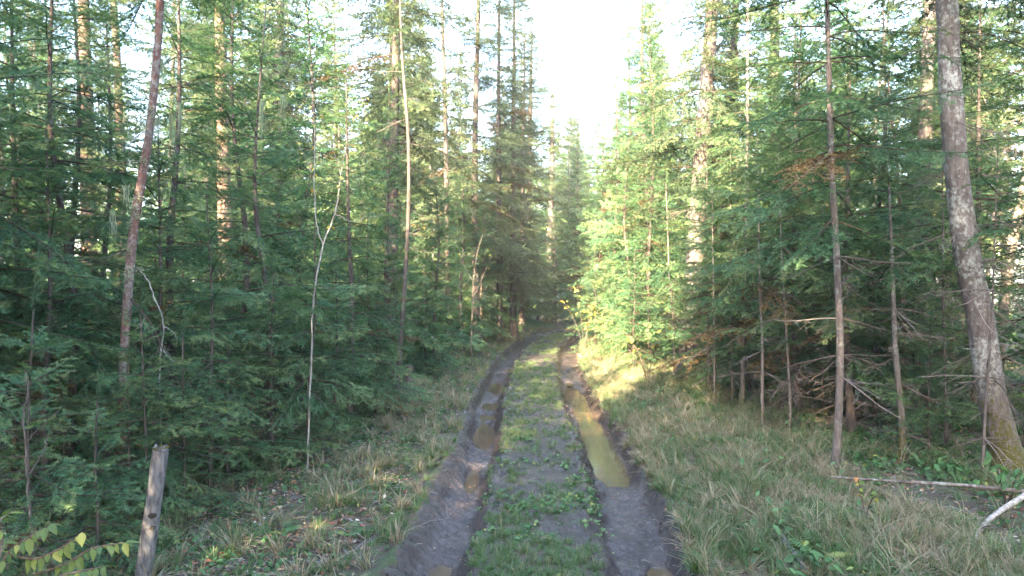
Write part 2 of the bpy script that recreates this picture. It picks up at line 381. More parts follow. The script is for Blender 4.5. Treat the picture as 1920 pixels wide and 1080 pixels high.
# ------------------------------------------------------------------ boughs
def unit(v): return v / (np.linalg.norm(v) + 1e-9)
def rot_about(v, axis, a):
    return v * math.cos(a) + np.cross(axis, v) * math.sin(a) + axis * np.dot(axis, v) * (1 - math.cos(a))
def bough_geo(Lb, seed, lod=0, dead=False, droop=.25, flat=.30, sparse=1.0, wavy=.085):
    rng = np.random.RandomState(seed); g = Geo(); segs = []; woods = []
    up = np.array([0, 0, 1.])
    def axis(p, d, length, nseg, r0, r1, sag, lift, jit=wavy):
        pts = [p]; 
        for i in range(nseg):
            q = i / nseg
            d = unit(d + rng.normal(0, jit, 3) * [1, 1, .6] + up * (-sag * (1 - q) + lift * q) / nseg)
            p = p + d * length / nseg; pts.append(p)
        return np.array(pts)
    ns = max(5, int(Lb / .11))
    main = axis(np.zeros(3), unit(np.array([1, 0, .05])), Lb, ns, 0, 0, droop * 2, droop * 1.6)
    r0 = (.003 + .0045 * Lb) * (.8 if dead else 1)
    woods.append((main, r0, .0018, .25))
    cum = np.concatenate([[0], np.cumsum(np.linalg.norm(np.diff(main, axis=0), axis=1))])
    def at(pts, t):
        k = t * (len(pts) - 1); i = min(int(k), len(pts) - 2); u = k - i
        return pts[i] * (1 - u) + pts[i + 1] * u, unit(pts[i + 1] - pts[i])
    if not dead:
        for i in range(ns):
            q = (i + .5) / ns
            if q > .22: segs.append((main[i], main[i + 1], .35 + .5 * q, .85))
    sp = ((.088, .078, .062)[lod] if not dead else .085) / sparse
    if lod == 2: sp *= 1.25
    s = .07 * Lb + .02
    while s < Lb * .985:
        tq = s / Lb
        for side in (-1, 1):
            if rng.rand() < (.12 if not dead else .35): continue
            p, d = at(main, min(.999, tq + rng.uniform(-.01, .01)))
            l2 = Lb * .40 * (1 - tq) ** .75 * float(sstep(-.12, .28, tq)) + .035
            l2 *= rng.uniform(.6, 1.2)
            if dead: l2 *= 1.1
            sd = unit(rot_about(d, up, side * R(rng.uniform(42, 64))) + up * rng.normal(-.05, flat))
            n2 = max(2, int(l2 / .07))
            tw = axis(p, sd, l2, n2, 0, 0, .25, .12, wavy * 1.3)
            woods.append((tw, .0012 + .004 * l2, .0009, .4))
            inner = tq < .25 and rng.rand() < .5
            for i in range(n2):
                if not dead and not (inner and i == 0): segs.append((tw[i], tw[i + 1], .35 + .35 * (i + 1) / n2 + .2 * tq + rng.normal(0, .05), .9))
            if lod < 2 or dead:
                s3 = .05
                while s3 < l2 - .015:
                    t3 = s3 / l2
                    for sd3 in (-1, 1):
                        if rng.rand() < (.2 if not dead else .5): continue
                        p3, d3 = at(tw, t3)
                        l3 = (l2 * .42 * (1 - t3) + .038) * rng.uniform(.6, 1.2)
                        dd = unit(rot_about(d3, up, sd3 * R(rng.uniform(38, 60))) + up * rng.normal(-.04, flat))
                        p4 = p3 + dd * l3
                        if dead: p4 = p4 + rng.normal(0, .012, 3)
                        woods.append((np.array([p3, p4]), .0013, .0006, .5))
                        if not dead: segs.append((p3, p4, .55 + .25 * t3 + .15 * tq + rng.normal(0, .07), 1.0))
                    s3 += (.082 if not dead else .075) / sparse
        s += sp * rng.uniform(.8, 1.2)
    # wood
    for k, (pts, a, b_, tn) in enumerate(woods):
        if lod == 2 and k > 0 and not dead: continue
        if lod == 1 and len(pts) == 2 and not dead: continue
        if len(pts) > 5 and k > 0 and lod: pts = pts[::2] if len(pts) % 2 else np.vstack([pts[::2], pts[-1:]])
        sc = {0: 1, 1: 1.1, 2: 1.4}[lod]
        rr = np.linspace(a * sc, b_ * sc, len(pts))
        tube(g, pts, rr, 3 if k else 5, (tn + rng.uniform(-.2, .3)) if dead else tn, 0, cap=False)
    # needles
    if segs:
        p0 = np.array([q[0] for q in segs]); p1 = np.array([q[1] for q in segs]); tn = np.array([q[2] for q in segs]); dn = np.array([q[3] for q in segs])
        per, nl, nw = {0: (540, .024, .0036), 1: (190, .034, .0092), 2: (78, .082, .025)}[lod]
        ln = np.linalg.norm(p1 - p0, axis=1); cnt = np.maximum(2, (ln * per * dn).astype(int))
        ii = np.repeat(np.arange(len(p0)), cnt); n = len(ii)
        f = rng.rand(n)[:, None]
        ax = (p1 - p0) / ln[:, None]; ax = ax[ii]
        side = np.cross(ax, up); side /= np.linalg.norm(side, axis=1)[:, None] + 1e-6
        nrm = np.cross(side, ax)
        phi = np.where(rng.rand(n) < .5, 0, math.pi) + rng.normal(0, .35, n); ph2 = rng.rand(n) < .3
        phi = np.where(ph2, rng.uniform(.3, 2.8, n), phi)
        an = R(52) + rng.normal(0, .18, n)
        dirn = ax * np.cos(an)[:, None] + (side * np.cos(phi)[:, None] + nrm * (np.sin(phi) * .9 + .12)[:, None]) * np.sin(an)[:, None]
        base = p0[ii] + (p1 - p0)[ii] * f
        wv = np.cross(dirn, nrm + rng.normal(0, .35, (n, 3))); wv /= np.linalg.norm(wv, axis=1)[:, None] + 1e-6
        l_ = nl * rng.uniform(.75, 1.15, n)[:, None]
        a_ = base - wv * nw / 2; b2 = base + wv * nw / 2; c2 = base + dirn * l_
        vv = np.stack([a_, b2, c2], 1).reshape(-1, 3)
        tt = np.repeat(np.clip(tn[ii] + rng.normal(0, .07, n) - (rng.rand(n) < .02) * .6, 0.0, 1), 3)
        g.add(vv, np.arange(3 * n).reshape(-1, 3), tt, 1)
    return g

GB = {}                                              # bough shapes by (level, size class)
SIZES = (.42, .85, 1.5)
for lod in (0, 1, 2):
    for si, Lb in enumerate(SIZES):
        GB[lod, si] = [bough_geo(Lb, 100 * lod + 10 * si + k, lod, flat=(.15, .22, .3)[lod], wavy=(.055, .07, .085)[lod], droop=(.10, .22, .35)[si] + .08 * k, sparse=(1, .95, .85)[si]) for k in range((6 if si < 2 else 5) if lod < 2 else 4)]
GD = {(l, si): [bough_geo(Lb, 900 + 10 * si + k + l, l, True, droop=.35, flat=.35, wavy=.12) for k in range(3)] for l in (1,) for si, Lb in enumerate(SIZES)}
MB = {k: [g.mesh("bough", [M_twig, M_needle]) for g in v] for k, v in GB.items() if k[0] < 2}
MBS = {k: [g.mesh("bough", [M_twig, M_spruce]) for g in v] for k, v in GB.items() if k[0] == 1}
MBB = {k: [g.mesh("bough", [M_deadtwig, M_brown]) for g in GB[k][:2]] for k in GB if k[0] == 1}
BROWN = [.03]
MD = {k: [g.mesh("dead_branch", [M_deadtwig]) for g in v] for k, v in GD.items()}

def size_class(Lb): return 0 if Lb < .6 else (1 if Lb < 1.15 else 2)
DEADN = (1, 3)
def bough_specs(H, hb, Rm, rng, wh=.3, per=5, dead_from=None, dead_len=.7, gap=0.0, pw=.8, low_pitch=-8, top_pitch=42, live_skip=.0):
    """list of (height, azimuth, pitch, length, dead)"""
    out = []; z = dead_from if dead_from is not None else hb; a0 = rng.uniform(0, 6.28)
    while z < H - .04:
        q = max(0, (z - hb) / max(.01, (H - hb)))
        if z < hb:
            for k in range(rng.randint(*DEADN)):
                out.append((z, rng.uniform(0, 6.28), R(rng.uniform(-25, 10)), dead_len * rng.uniform(.4, 1.1), True))
            z += wh * rng.uniform(.5, 1.1); continue
        n = max(3, int(round(per * rng.uniform(.75, 1.2)))) if H - z > .15 else 4
        a0 += rng.uniform(.3, 1.2)
        for k in range(n):
            if rng.rand() < live_skip: continue
            Lb = Rm * (1 - q) ** pw * rng.uniform(.72, 1.12) + .07
            pitch = R(low_pitch + (top_pitch - low_pitch) * q ** 1.4 + rng.normal(0, 6))
            out.append((z + rng.uniform(-.05, .05) * min(1, H), a0 + k / n * 6.283 + rng.normal(0, .18), pitch, Lb, False))
        if rng.rand() < .5 and H > 1.5:                # weak shoots between whorls
            out.append((z + wh * .45, rng.uniform(0, 6.28), R(rng.uniform(-5, 30)), Rm * (1 - q) ** pw * .5 + .06, False))
        z += wh * rng.uniform(.75, 1.25) * (1 - .45 * q)
    return out
def path_at(pts, z):
    zz = pts[:, 2]; return np.array([np.interp(z, zz, pts[:, 0]), np.interp(z, zz, pts[:, 1]), z])

def trunk_geo(pts, rad, rings, sides, rough, seed, butt=True):
    P_, r_ = smooth_path(pts, rad, rings)
    if butt: r_ = r_ * (1 + .55 * np.exp(-np.maximum(0, P_[:, 2] - P_[0, 2]) / (rad[0] * 2.2)))
    g = Geo(); tube(g, P_, r_, sides, .5, 0, rough, seed); return g, P_, r_

def near_tree(name, label, pts, rad, specs, seed, bmat, cat='fir tree', lod=0, spruce=False, group=None, rough=.12, deadmat=True, rings=26, keep=None, tipleader=True):
    """a tree whose boughs are parts of their own"""
    base = Vector(pts[0]); root = thing(name, base, label, cat, group)
    lp = [Vector(p) - base for p in pts]; rng = np.random.RandomState(seed)
    g, P_, r_ = trunk_geo(lp, rad, rings, 12 if rad[0] > .03 else 7, rough, seed)
    obj('trunk', g.mesh('trunk', [bmat], True), root)
    for (z, az, pitch, Lb, dead) in specs:
        if z > P_[-1, 2]: continue
        p = path_at(P_, z)
        if keep and not keep(Vector(p) + base, az, Lb): continue
        si = size_class(Lb)
        wz = base.z + z; dist = math.hypot(base.x, base.y)
        vis = wz < CAMH + .46 * dist + .8
        if dead: ms = MD[1, si]; nm = 'dead_branch'
        else:
            l = lod if vis else 1
            ms = (MBS[1, si] if spruce else MB[min(l, 1), si]); nm = 'bough'
        if not dead and z < .55 * P_[-1, 2] and rng.rand() < BROWN[0]: ms = MBB[1, si]
        me = ms[rng.randint(len(ms))]
        s_ = Lb / SIZES[si]
        o = obj(nm, me, root, p)
        q = Quaternion((0, 0, 1), az) @ Quaternion((0, 1, 0), -pitch) @ Quaternion((1, 0, 0), rng.normal(0, .3))
        o.rotation_mode = 'QUATERNION'; o.rotation_quaternion = q; o.scale = (s_, s_ * rng.uniform(.85, 1.1) * rng.choice([-1, 1]), s_)
        if vis and rng.rand() < .0: pass
    if tipleader:
        o = obj('bough', (MBS[1, 0] if spruce else MB[min(lod, 1), 0])[0], root, P_[-1]); o.rotation_mode = 'QUATERNION'
        o.rotation_quaternion = Quaternion((0, 1, 0), -R(86)); o.scale = (.55, .35, .55)
    return root

def crown_geo(specs, P_, rng, lod, H, leader=True):
    """live crown and dead branches merged, for trees further off"""
    gc, gd = Geo(), Geo()
    for (z, az, pitch, Lb, dead) in specs:
        si = size_class(Lb)
        src = GD[1, si] if dead else GB[lod, si]
        ge = src[rng.randint(len(src))]; s_ = Lb / SIZES[si]
        p = path_at(P_, min(z, P_[-1, 2]))
        q = Quaternion((0, 0, 1), az) @ Quaternion((0, 1, 0), -pitch) @ Quaternion((1, 0, 0), rng.normal(0, .2))
        Mx = Matrix.Translation(Vector(p)) @ q.to_matrix().to_4x4() @ Matrix.Diagonal((s_, s_ * rng.choice([-1., 1.]) * rng.uniform(.85, 1.1), s_, 1))
        (gd if dead else gc).add_geo(ge, Mx, rng.normal(0, .08))
    if leader:
        Mx = Matrix.Translation(Vector(P_[-1])) @ Quaternion((0, 1, 0), -R(86)).to_matrix().to_4x4() @ Matrix.Diagonal((.8, .5, .8, 1))
        gc.add_geo(GB[lod, 0][0], Mx, .2)
    return gc, gd

# far and middle distance trees: a few grown shapes, copied
PROTO = {}
def grow(key, H, hb, Rm, rb, lod, seed, mat, nm, per, wh, dead_from=None, dead_len=.8, bend=.02, skip=.0, pw=.8, lowp=-12):
    rng = np.random.RandomState(seed)
    pts = [(0, 0, -.1)] + [(H * bend * rng.normal(), H * bend * rng.normal(), H * q) for q in (.25, .5, .75)] + [(H * bend * .5 * rng.normal(), 0, H)]
    g, P_, r_ = trunk_geo(pts, [rb, rb * .82, rb * .6, rb * .33, .006], 22, 9, .1, seed)
    sp = bough_specs(H, hb, Rm, rng, wh=wh, per=per, dead_from=dead_from, dead_len=dead_len, live_skip=skip, pw=pw, low_pitch=lowp)
    gc, gd = crown_geo(sp, P_, rng, lod, H)
    d = [('trunk', g.mesh('trunk', [mat], True)), ('crown', gc.mesh('crown', [M_twig, nm]))]
    if gd.n: d.append(('dead_branches', gd.mesh('dead_branches', [M_deadtwig])))
    PROTO[key] = (H, d)
for k in range(4): grow(('young', k), (3.2, 4.6, 5.4, 6.8)[k], (.25, .5, .5, .9)[k], (.95, 1.15, 1.3, 1.35)[k], (.032, .04, .05, .06)[k], 1, 200 + k, M_barkdark, M_needle, 5, .30, .1, .4, pw=.75)
for k in range(4): grow(('tall', k), (11, 14, 16, 18)[k], (2.2, 3.4, 4.5, 3.2)[k], (1.9, 2.2, 2.4, 2.6)[k], (.10, .13, .16, .18)[k], 2, 230 + k, (M_barkbrown, M_bark, M_barkbrown, M_bark)[k], (M_needle, M_spruce)[k % 2], 6, .40, .6, 1.0, bend=.008, skip=.12, pw=.62, lowp=(-12, -26)[k % 2])
for k in range(2): grow(('thin', k), (8, 9.5)[k], (3.4, 4.6)[k], (.9, 1.0)[k], (.05, .055)[k], 2, 260 + k, M_barkpale, M_spruce, 4, .38, .5, .6, bend=.02, skip=.2, pw=.6)
PM = {}
def place(key, x, y, H, rz, name, label, cat, group, lean=0):
    H0, ds = PROTO[key]; s_ = H / H0
    root = thing(name, (x, y, gz(x, y)), label, cat, group)
    root.rotation_euler = (lean * math.cos(rz * 3), lean * math.sin(rz * 3), rz); root.scale = (s_, s_, s_)
    for nm, me in ds:
        o = obj(nm, me, root)
        if nm == 'dead_branches': o['kind'] = 'stuff'
    return root

# ------------------------------------------------------------------ named trees, left of the track
rr = lambda s: np.random.RandomState(s)
def px_path(pp, d, top=None):
    """trunk path from pixels; the first point is brought to the ground"""
    out = []
    for p in pp:
        dd = p[2] if len(p) > 2 else d
        out.append(W(p[0], p[1], dd))
    out[0].z = gz(out[0].x, out[0].y) - .05
    return out
def ext(pts, H):             # carry the path on upwards to height H
    a, b = pts[-2], pts[-1]; v = (b - a).normalized(); v = (v + Vector((0, 0, 1.2))).normalized()
    k = (H - b.z) / v.z
    return pts + [b + v * k * .5, b + v * k]
used_spots = []
def base_of(pts): used_spots.append((pts[0][0], pts[0][1]))

# red-barked leaning tree
p = ext(px_path([(223, 957), (229, 770), (236, 600), (250, 440), (268, 330), (285, 225), (298, 90), (303, 0)], 5.5), 6.8); base_of(p)
sp = bough_specs(6.8, 4.2, .9, rr(1), wh=.4, per=4, live_skip=.2)
sp += [(1.05, -.5, R(-35), .75, True), (2.1, 2.6, R(-10), .5, True), (2.75, 2.9, R(10), .5, True), (3.3, .2, R(15), .6, True), (3.0, -1.8, R(-20), .45, True), (1.7, -.6, R(-30), .9, True)]
redt = near_tree('leaning_tree', 'slim leaning tree with peeling red bark and lichen tufts behind the left post', p, [.038, .035, .033, .032, .031, .030, .029, .027, .016, .006], sp, 1, M_barkred, 'tree')

LT = [  # name, label, base px, d, lean px of top, H, hb, Rm, radius, lod, spruce, dead_from
 ('fir_sapling', 'young fir at the lower left frame edge with a whorled top shoot', 66, 3.9, 62, 1.62, .25, .62, .013, 0),
 ('fir_sapling', 'young fir with open upturned tiers standing right of the red leaning trunk', 393, 5.9, 388, 2.45, .75, .78, .020, 0),
 ('fir_sapling', 'short bright fir close right of the red leaning trunk', 268, 5.0, 263, 1.55, .5, .62, .014, 0),
 ('fir_tree', 'dark slim fir with bare grey trunk near the left frame edge', 138, 7.2, 126, 6.0, 1.2, 1.25, .038, 0),
 ('fir_tree', 'bushy fir filling the far left frame edge at eye level', 20, 6.0, 25, 5.0, .3, 1.35, .04, 0),
 ('fir_tree', 'fir with long drooping boughs just left of the forked birch sapling', 505, 7.4, 500, 4.6, .6, 1.2, .04, 0),
 ('fir_tree', 'tall fir behind the open-tiered sapling on the left', 330, 7.8, 335, 6.2, .9, 1.45, .05, 0),
 ('fir_sapling', 'thin fir pole with boughs sweeping over the left verge', 580, 6.8, 590, 2.3, .8, .75, .018, 0),
 ('fir_sapling', 'small fir leaning out beside the stump on the left verge', 690, 9.6, 690, 2.6, .35, .95, .022, 0),
 ('fir_sapling', 'low fir hiding the foot of the red leaning trunk', 236, 5.0, 238, 1.15, .1, .7, .014, 0),
 ('fir_sapling', 'low fir just right of the post top with boughs over the verge', 340, 5.3, 342, 1.35, .1, .72, .015, 0),
 ('fir_sapling', 'small spreading fir at the verge below the open-tiered sapling', 430, 6.1, 428, 1.15, .08, .78, .015, 0),
 ('fir_sapling', 'low dense fir at the verge left of the forked birch foot', 512, 6.7, 514, 1.8, .1, .85, .018, 0),
 ('fir_sapling', 'low fir at the verge right of the forked birch foot', 628, 8.0, 630, 1.9, .1, .85, .018, 0),
 ('fir_sapling', 'small fir at the verge in front of the stump', 705, 9.4, 705, 1.5, .1, .75, .016, 0),
 ('fir_sapling', 'small fir at the verge right of the stump', 800, 13.0, 800, 1.9, .1, .8, .018, 1),
 ('fir_sapling', 'low fir spreading tiers between the post and the left frame edge', 175, 4.3, 180, 1.05, .15, .6, .014, 0),
 ('fir_tree', 'fir right of the forked birch sapling in front of the pale dead pole', 655, 9.0, 650, 4.4, .5, 1.2, .042, 0),
 ('fir_tree', 'fir behind the stump, its boughs hanging to the verge', 735, 12.4, 730, 5.0, .35, 1.2, .045, 1),
 ('fir_tree', 'fir at the verge where the left rut narrows', 815, 14.0, 812, 4.3, .3, 1.1, .04, 1),
 ('fir_tree', 'bluish fir at the inside of the bend, left of the track', 905, 19.5, 905, 4.4, .3, 1.3, .05, 1),
 ('fir_tree', 'fir closing the view at the outside of the bend, furthest left', 945, 24.0, 945, 4.6, .2, 1.5, .05, 1),
 ('fir_tree', 'low dense fir in the middle of the group outside the bend', 975, 25.5, 975, 3.9, .15, 1.4, .05, 1),
 ('fir_tree', 'dense fir directly at the head of the track', 1008, 27.0, 1008, 4.0, .15, 1.5, .05, 1),
 ('fir_tree', 'fir just left of the dark gap at the end of the track', 1042, 28.5, 1042, 4.2, .15, 1.4, .05, 1),
 ('fir_tree', 'fir closing the dark gap at the end of the track', 1078, 31.0, 1078, 5.0, .2, 1.5, .05, 1),
 ('fir_tree', 'near fir crown spreading in from the upper left frame edge', -60, 4.9, -70, 4.6, 1.4, 1.35, .04, 0),
 ('fir_tree', 'fir with upturned tips between the far left edge and the red trunk', 120, 5.9, 115, 5.2, 1.3, 1.35, .04, 0),
 ('fir_tree', 'broad fir left of the bluish fir at the bend', 868, 17.0, 866, 4.8, .3, 1.25, .05, 1),
 ('fir_tree', 'fir between the red leaning trunk and the left edge, second row', 205, 8.6, 200, 5.4, .5, 1.4, .045, 0),
 ('fir_tree', 'yellow-tipped fir high behind the forked birch sapling', 575, 10.2, 570, 6.4, .8, 1.5, .055, 1),
 ('fir_tree', 'fir behind the bottom left young fir, dense to the ground', 85, 5.3, 88, 2.9, .1, 1.0, .03, 0),
 ('fir_tree', 'fir with dark inner boughs behind the post', 300, 6.3, 298, 3.2, .3, 1.0, .03, 0),
 ('fir_tree', 'fir deep in the left stand above the open-tiered sapling', 440, 9.2, 445, 6.8, .8, 1.5, .05, 1),
]
for k, (nm, lab, bx, d, tx, H, hb, Rm, r0, lod) in enumerate(LT):
    b0 = W(bx, HOR, d); b0.z = gz(b0.x, b0.y); rng = rr(300 + k); used_spots.append((b0.x, b0.y))
    topx = (tx - 960) / FPX * d
    pts = [b0 - Vector((0, 0, .04))] + [Vector((b0.x + (topx - b0.x) * q + rng.normal(0, .012 * H), b0.y + rng.normal(0, .012 * H), b0.z + H * q)) for q in (.3, .6)] + [Vector((topx, b0.y, b0.z + H))]
    sp = bough_specs(H, hb, Rm, rng, wh=.20 + .03 * H, per=5 if H > 2 else 5, dead_from=.12, dead_len=.45, pw=.72, low_pitch=-6, top_pitch=40)
    near_tree(nm, lab, pts, [r0, r0 * .8, r0 * .5, .005], sp, 300 + k, M_barkdark, 'fir tree', lod)

# slim grey pole tree with a thin ragged crown, left-centre
p = ext(px_path([(744, 741), (751, 640), (757, 560), (766, 400), (766, 260), (757, 140), (752, 40)], 11), 9.0); base_of(p)
sp = bough_specs(9.0, 5.6, .8, rr(4), wh=.4, per=4, live_skip=.2, dead_from=1.2, dead_len=.5)
near_tree('dying_spruce', 'pale grey pole of a half-dead spruce left of the track above the stump', p, [.040, .036, .032, .029, .025, .022, .017, .010, .004], sp, 4, M_barkdark, 'spruce tree', 1, True)

def tall_named(nm, label, pp, d, H, hb, Rm, rad, mat, seed, spruce=True, dead_from=1.5, per=5, skip=.15, dead_len=.8, wh=.42, group=None, extra=(), lod=1, keep=None):
    p = px_path(pp, d)
    if H > p[-1].z + .3: p = ext(p, H)
    base_of(p); n = len(p); rads = [rad * (1 - .88 * min(1, max(0, (q.z) / H)) ** 1.3) for q in p]; rads[-1] = .008
    sp = bough_specs(H, hb, Rm, rr(seed), wh=wh, per=per, dead_from=dead_from, dead_len=dead_len, live_skip=skip, pw=.6) + list(extra)
    return near_tree(nm, label, p, rads, sp, seed, mat, 'spruce tree' if spruce else 'fir tree', lod, spruce, group, keep=keep)
tall_named('spruce_tree', 'thick sunlit spruce trunk at the upper left corner', [(168, 680), (167, 330), (163, 150), (160, 0)], 14.5, 15, 4.0, 1.7, .17, M_barkbrown, 20, skip=.45, dead_from=3)
tall_named('spruce_tree', 'brown spruce trunk right of the thick one at the upper left', [(232, 660), (228, 300), (222, 100), (216, 0)], 16, 14, 4.6, 1.6, .12, M_barkbrown, 21, skip=.4, dead_from=3)
tall_named('spruce_tree', 'wide spruce trunk lit by the sun above the open-tiered sapling', [(425, 660), (420, 300), (416, 120), (414, 0)], 15.5, 15, 4.4, 1.7, .17, M_barkbrown, 22, skip=.45, dead_from=3)
tall_named('spruce_tree', 'spruce with drooping purple-brown boughs above the pale pole', [(735, 700), (738, 400), (742, 150), (745, 0)], 13.5, 13, 3.9, 1.9, .11, M_barkdark, 23, skip=.3)
tall_named('spruce_tree', 'tall ragged spruce forming the left edge of the sky gap', [(893, 655), (890, 400), (892, 200), (896, 60)], 18.5, 13.5, 2.8, 1.9, .11, M_barkdark, 24, skip=.25)
tall_named('spruce_tree', 'slim spruce with lichen between the pale pole and the sky gap', [(842, 660), (838, 400), (835, 200), (830, 30)], 17.5, 12.5, 3.0, 1.5, .08, M_barkdark, 25, skip=.3)
tall_named('spruce_tree', 'pale lit trunk standing at the head of the track, left of the bend', [(1023, 590), (1026, 540), (1031, 440), (1034, 330)], 29, 13, 4.6, 1.8, .16, M_barkpale, 26, skip=.25)
tall_named('spruce_tree', 'dark trunk close left of the pale lit one at the head of the track', [(985, 600), (986, 520), (988, 430), (992, 330)], 31, 14, 5.5, 1.8, .18, M_barkdark, 27, skip=.25)
tall_named('spruce_tree', 'slim dark trunk furthest left of the group at the head of the track', [(972, 600), (972, 520), (974, 430), (976, 330)], 33, 13, 5.2, 1.7, .13, M_barkdark, 28, skip=.25)

DEADN = (3, 7); BROWN[0] = .05
tall_named('spruce_tree', 'tall spruce on the left rim of the sky gap, crown thick beside the sky', [(938, 645), (936, 400), (935, 200), (936, 30)], 20.5, 12.5, 2.0, 1.7, .10, M_barkdark, 29, skip=.1)
tall_named('spruce_tree', 'bushy tall spruce narrowing the sky gap from the left', [(962, 630), (962, 400), (963, 200), (964, 90)], 22, 13, 2.0, 1.8, .11, M_barkdark, 130, skip=.2)
tall_named('spruce_tree', 'slim tall spruce leaning slightly into the sky gap from the left', [(978, 630), (980, 400), (982, 200), (984, 90)], 24, 11.5, 1.6, 1.6, .09, M_barkdark, 129, skip=.1)
# ------------------------------------------------------------------ named trees, right of the track
tall_named('spruce_tree', 'large leaning spruce trunk with lichen patches and mossy foot at the right edge',
           [(1903, 921, 6.0), (1888, 850, 6.0), (1860, 735, 6.0), (1838, 600, 6.0), (1812, 470, 6.0), (1796, 350, 6.0), (1782, 190, 6.0), (1771, 0, 6.0)], 6.0, 10, 4.3, 1.4, .112, M_barkmoss, 30, dead_from=.9, dead_len=.7, skip=.2)
tall_named('spruce_tree', 'straight grey spruce trunk just right of the sky gap, boughs thin on its track side',
           [(1288, 723), (1298, 570), (1305, 430), (1315, 280), (1326, 130), (1334, 0)], 12, 13, 3.4, 1.9, .160, M_bark, 31, dead_from=1.2, skip=.12)
tall_named('spruce_tree', 'bluish trunk half hidden behind the large leaning spruce', [(1722, 770), (1724, 560), (1730, 350), (1736, 120), (1740, 0)], 10, 12, 3.5, 1.5, .115, M_bark, 32, dead_from=.8, skip=.35)
tall_named('fir_tree', 'slim smooth fir trunk with its foot in the grass of the right bank', [(1566, 907), (1573, 800), (1576, 650), (1568, 480), (1559, 330), (1553, 160), (1548, 0)], 6.25, 7.5, 2.0, 1.35, .034, M_bark, 33, False, dead_from=.9, per=4, wh=.3, dead_len=.6, skip=.05, lod=0)
tall_named('fir_tree', 'slim fir with a pale stem left of the smooth-trunked fir', [(1392, 775), (1397, 500), (1400, 300), (1400, 60)], 9.4, 7.5, .9, 1.0, .030, M_barkpale, 34, False, dead_from=.7, per=4, wh=.3, dead_len=.6, skip=.05, lod=0)
tall_named('spruce_tree', 'reddish thin trunk between the smooth-trunked fir and the leaning spruce', [(1700, 800), (1694, 600), (1688, 430), (1680, 300), (1668, 215)], 8.6, 4.3, 2.6, 1.0, .036, M_barkbrown, 35, False, dead_from=.7, dead_len=.8, skip=.0, wh=.28, lod=0)
tall_named('spruce_tree', 'lit leaning trunk at the right frame edge behind the large spruce', [(1868, 760), (1884, 560), (1900, 440), (1925, 300)], 10, 11, 4.5, 1.4, .075, M_barkpale, 36, skip=.35)
tall_named('spruce_tree', 'broad trunk seen between the slim stems right of centre', [(1445, 690), (1447, 500), (1448, 300), (1450, 100), (1450, 0)], 14.5, 14, 3.0, 1.8, .14, M_bark, 37, skip=.3)
tall_named('spruce_tree', 'dark spruce trunk right behind the straight grey spruce', [(1352, 690), (1358, 450), (1370, 200), (1378, 0)], 14, 13, 3.2, 1.7, .11, M_barkdark, 38, skip=.3)

def pole(label, pp, d, H, rad, seed, mat=M_barkpale, live=.55, Rm=.8, dead_from=.5):
    p = px_path(pp, d); p = ext(p, H) if H > p[-1].z + .25 else p
    base_of(p); rads = [rad * (1 - .8 * min(1, max(0, q.z / H))) for q in p]; rads[-1] = .004
    sp = bough_specs(H, H * live, Rm, rr(seed), wh=.28, per=4, dead_from=dead_from, dead_len=.5, live_skip=.05, pw=.7)
    return near_tree('fir_sapling', label, p, rads, sp, seed, mat, 'fir tree', 0)
pole('thin pale fir pole with a mossy foot among the stems on the right bank', [(1432, 825), (1430, 740), (1430, 640), (1425, 540)], 8.0, 3.4, .022, 40, Rm=1.0, live=.5)
pole('thin pale stem right of the moss-footed pole in the right bank grass', [(1484, 838), (1482, 740), (1476, 640), (1466, 500)], 7.7, 3.3, .018, 41, Rm=.95, live=.55)
pole('thin pale stem left of the moss-footed pole in the right bank grass', [(1342, 782), (1340, 720), (1341, 640), (1338, 560)], 9.25, 3.0, .016, 42, Rm=.9, live=.45)
pole('thin stem close right of the leftmost pale stem on the right bank', [(1374, 775), (1373, 700), (1371, 640), (1370, 560)], 9.6, 3.5, .018, 43, Rm=1.0)
pole('thin stem beside the yellow-leaved shrub on the right bank', [(1264, 742), (1264, 660), (1262, 600), (1255, 520)], 11, 3.3, .018, 44, Rm=1.0, live=.45)
pole('mossy brown stem left of the large leaning spruce', [(1693, 905), (1694, 860), (1692, 780), (1680, 660)], 6.5, 3.0, .034, 45, M_barkmoss, Rm=.9, live=.6, dead_from=.3)
pole('thin dark stem between the mossy stem and the large leaning spruce', [(1777, 885), (1776, 820), (1775, 740), (1770, 600)], 6.9, 3.2, .022, 46, M_bark, Rm=.9, live=.6, dead_from=.4)
pole('thin stem low at the foot of the large leaning spruce', [(1847, 930), (1846, 860), (1850, 760), (1860, 600)], 5.9, 2.8, .014, 47, M_bark, Rm=.7, live=.7, dead_from=.4)
pole('stem with pale bark right of the broad trunk on the right', [(1545, 790), (1543, 700), (1541, 600), (1540, 500)], 9.0, 4.2, .02, 48, Rm=1.1, live=.4)

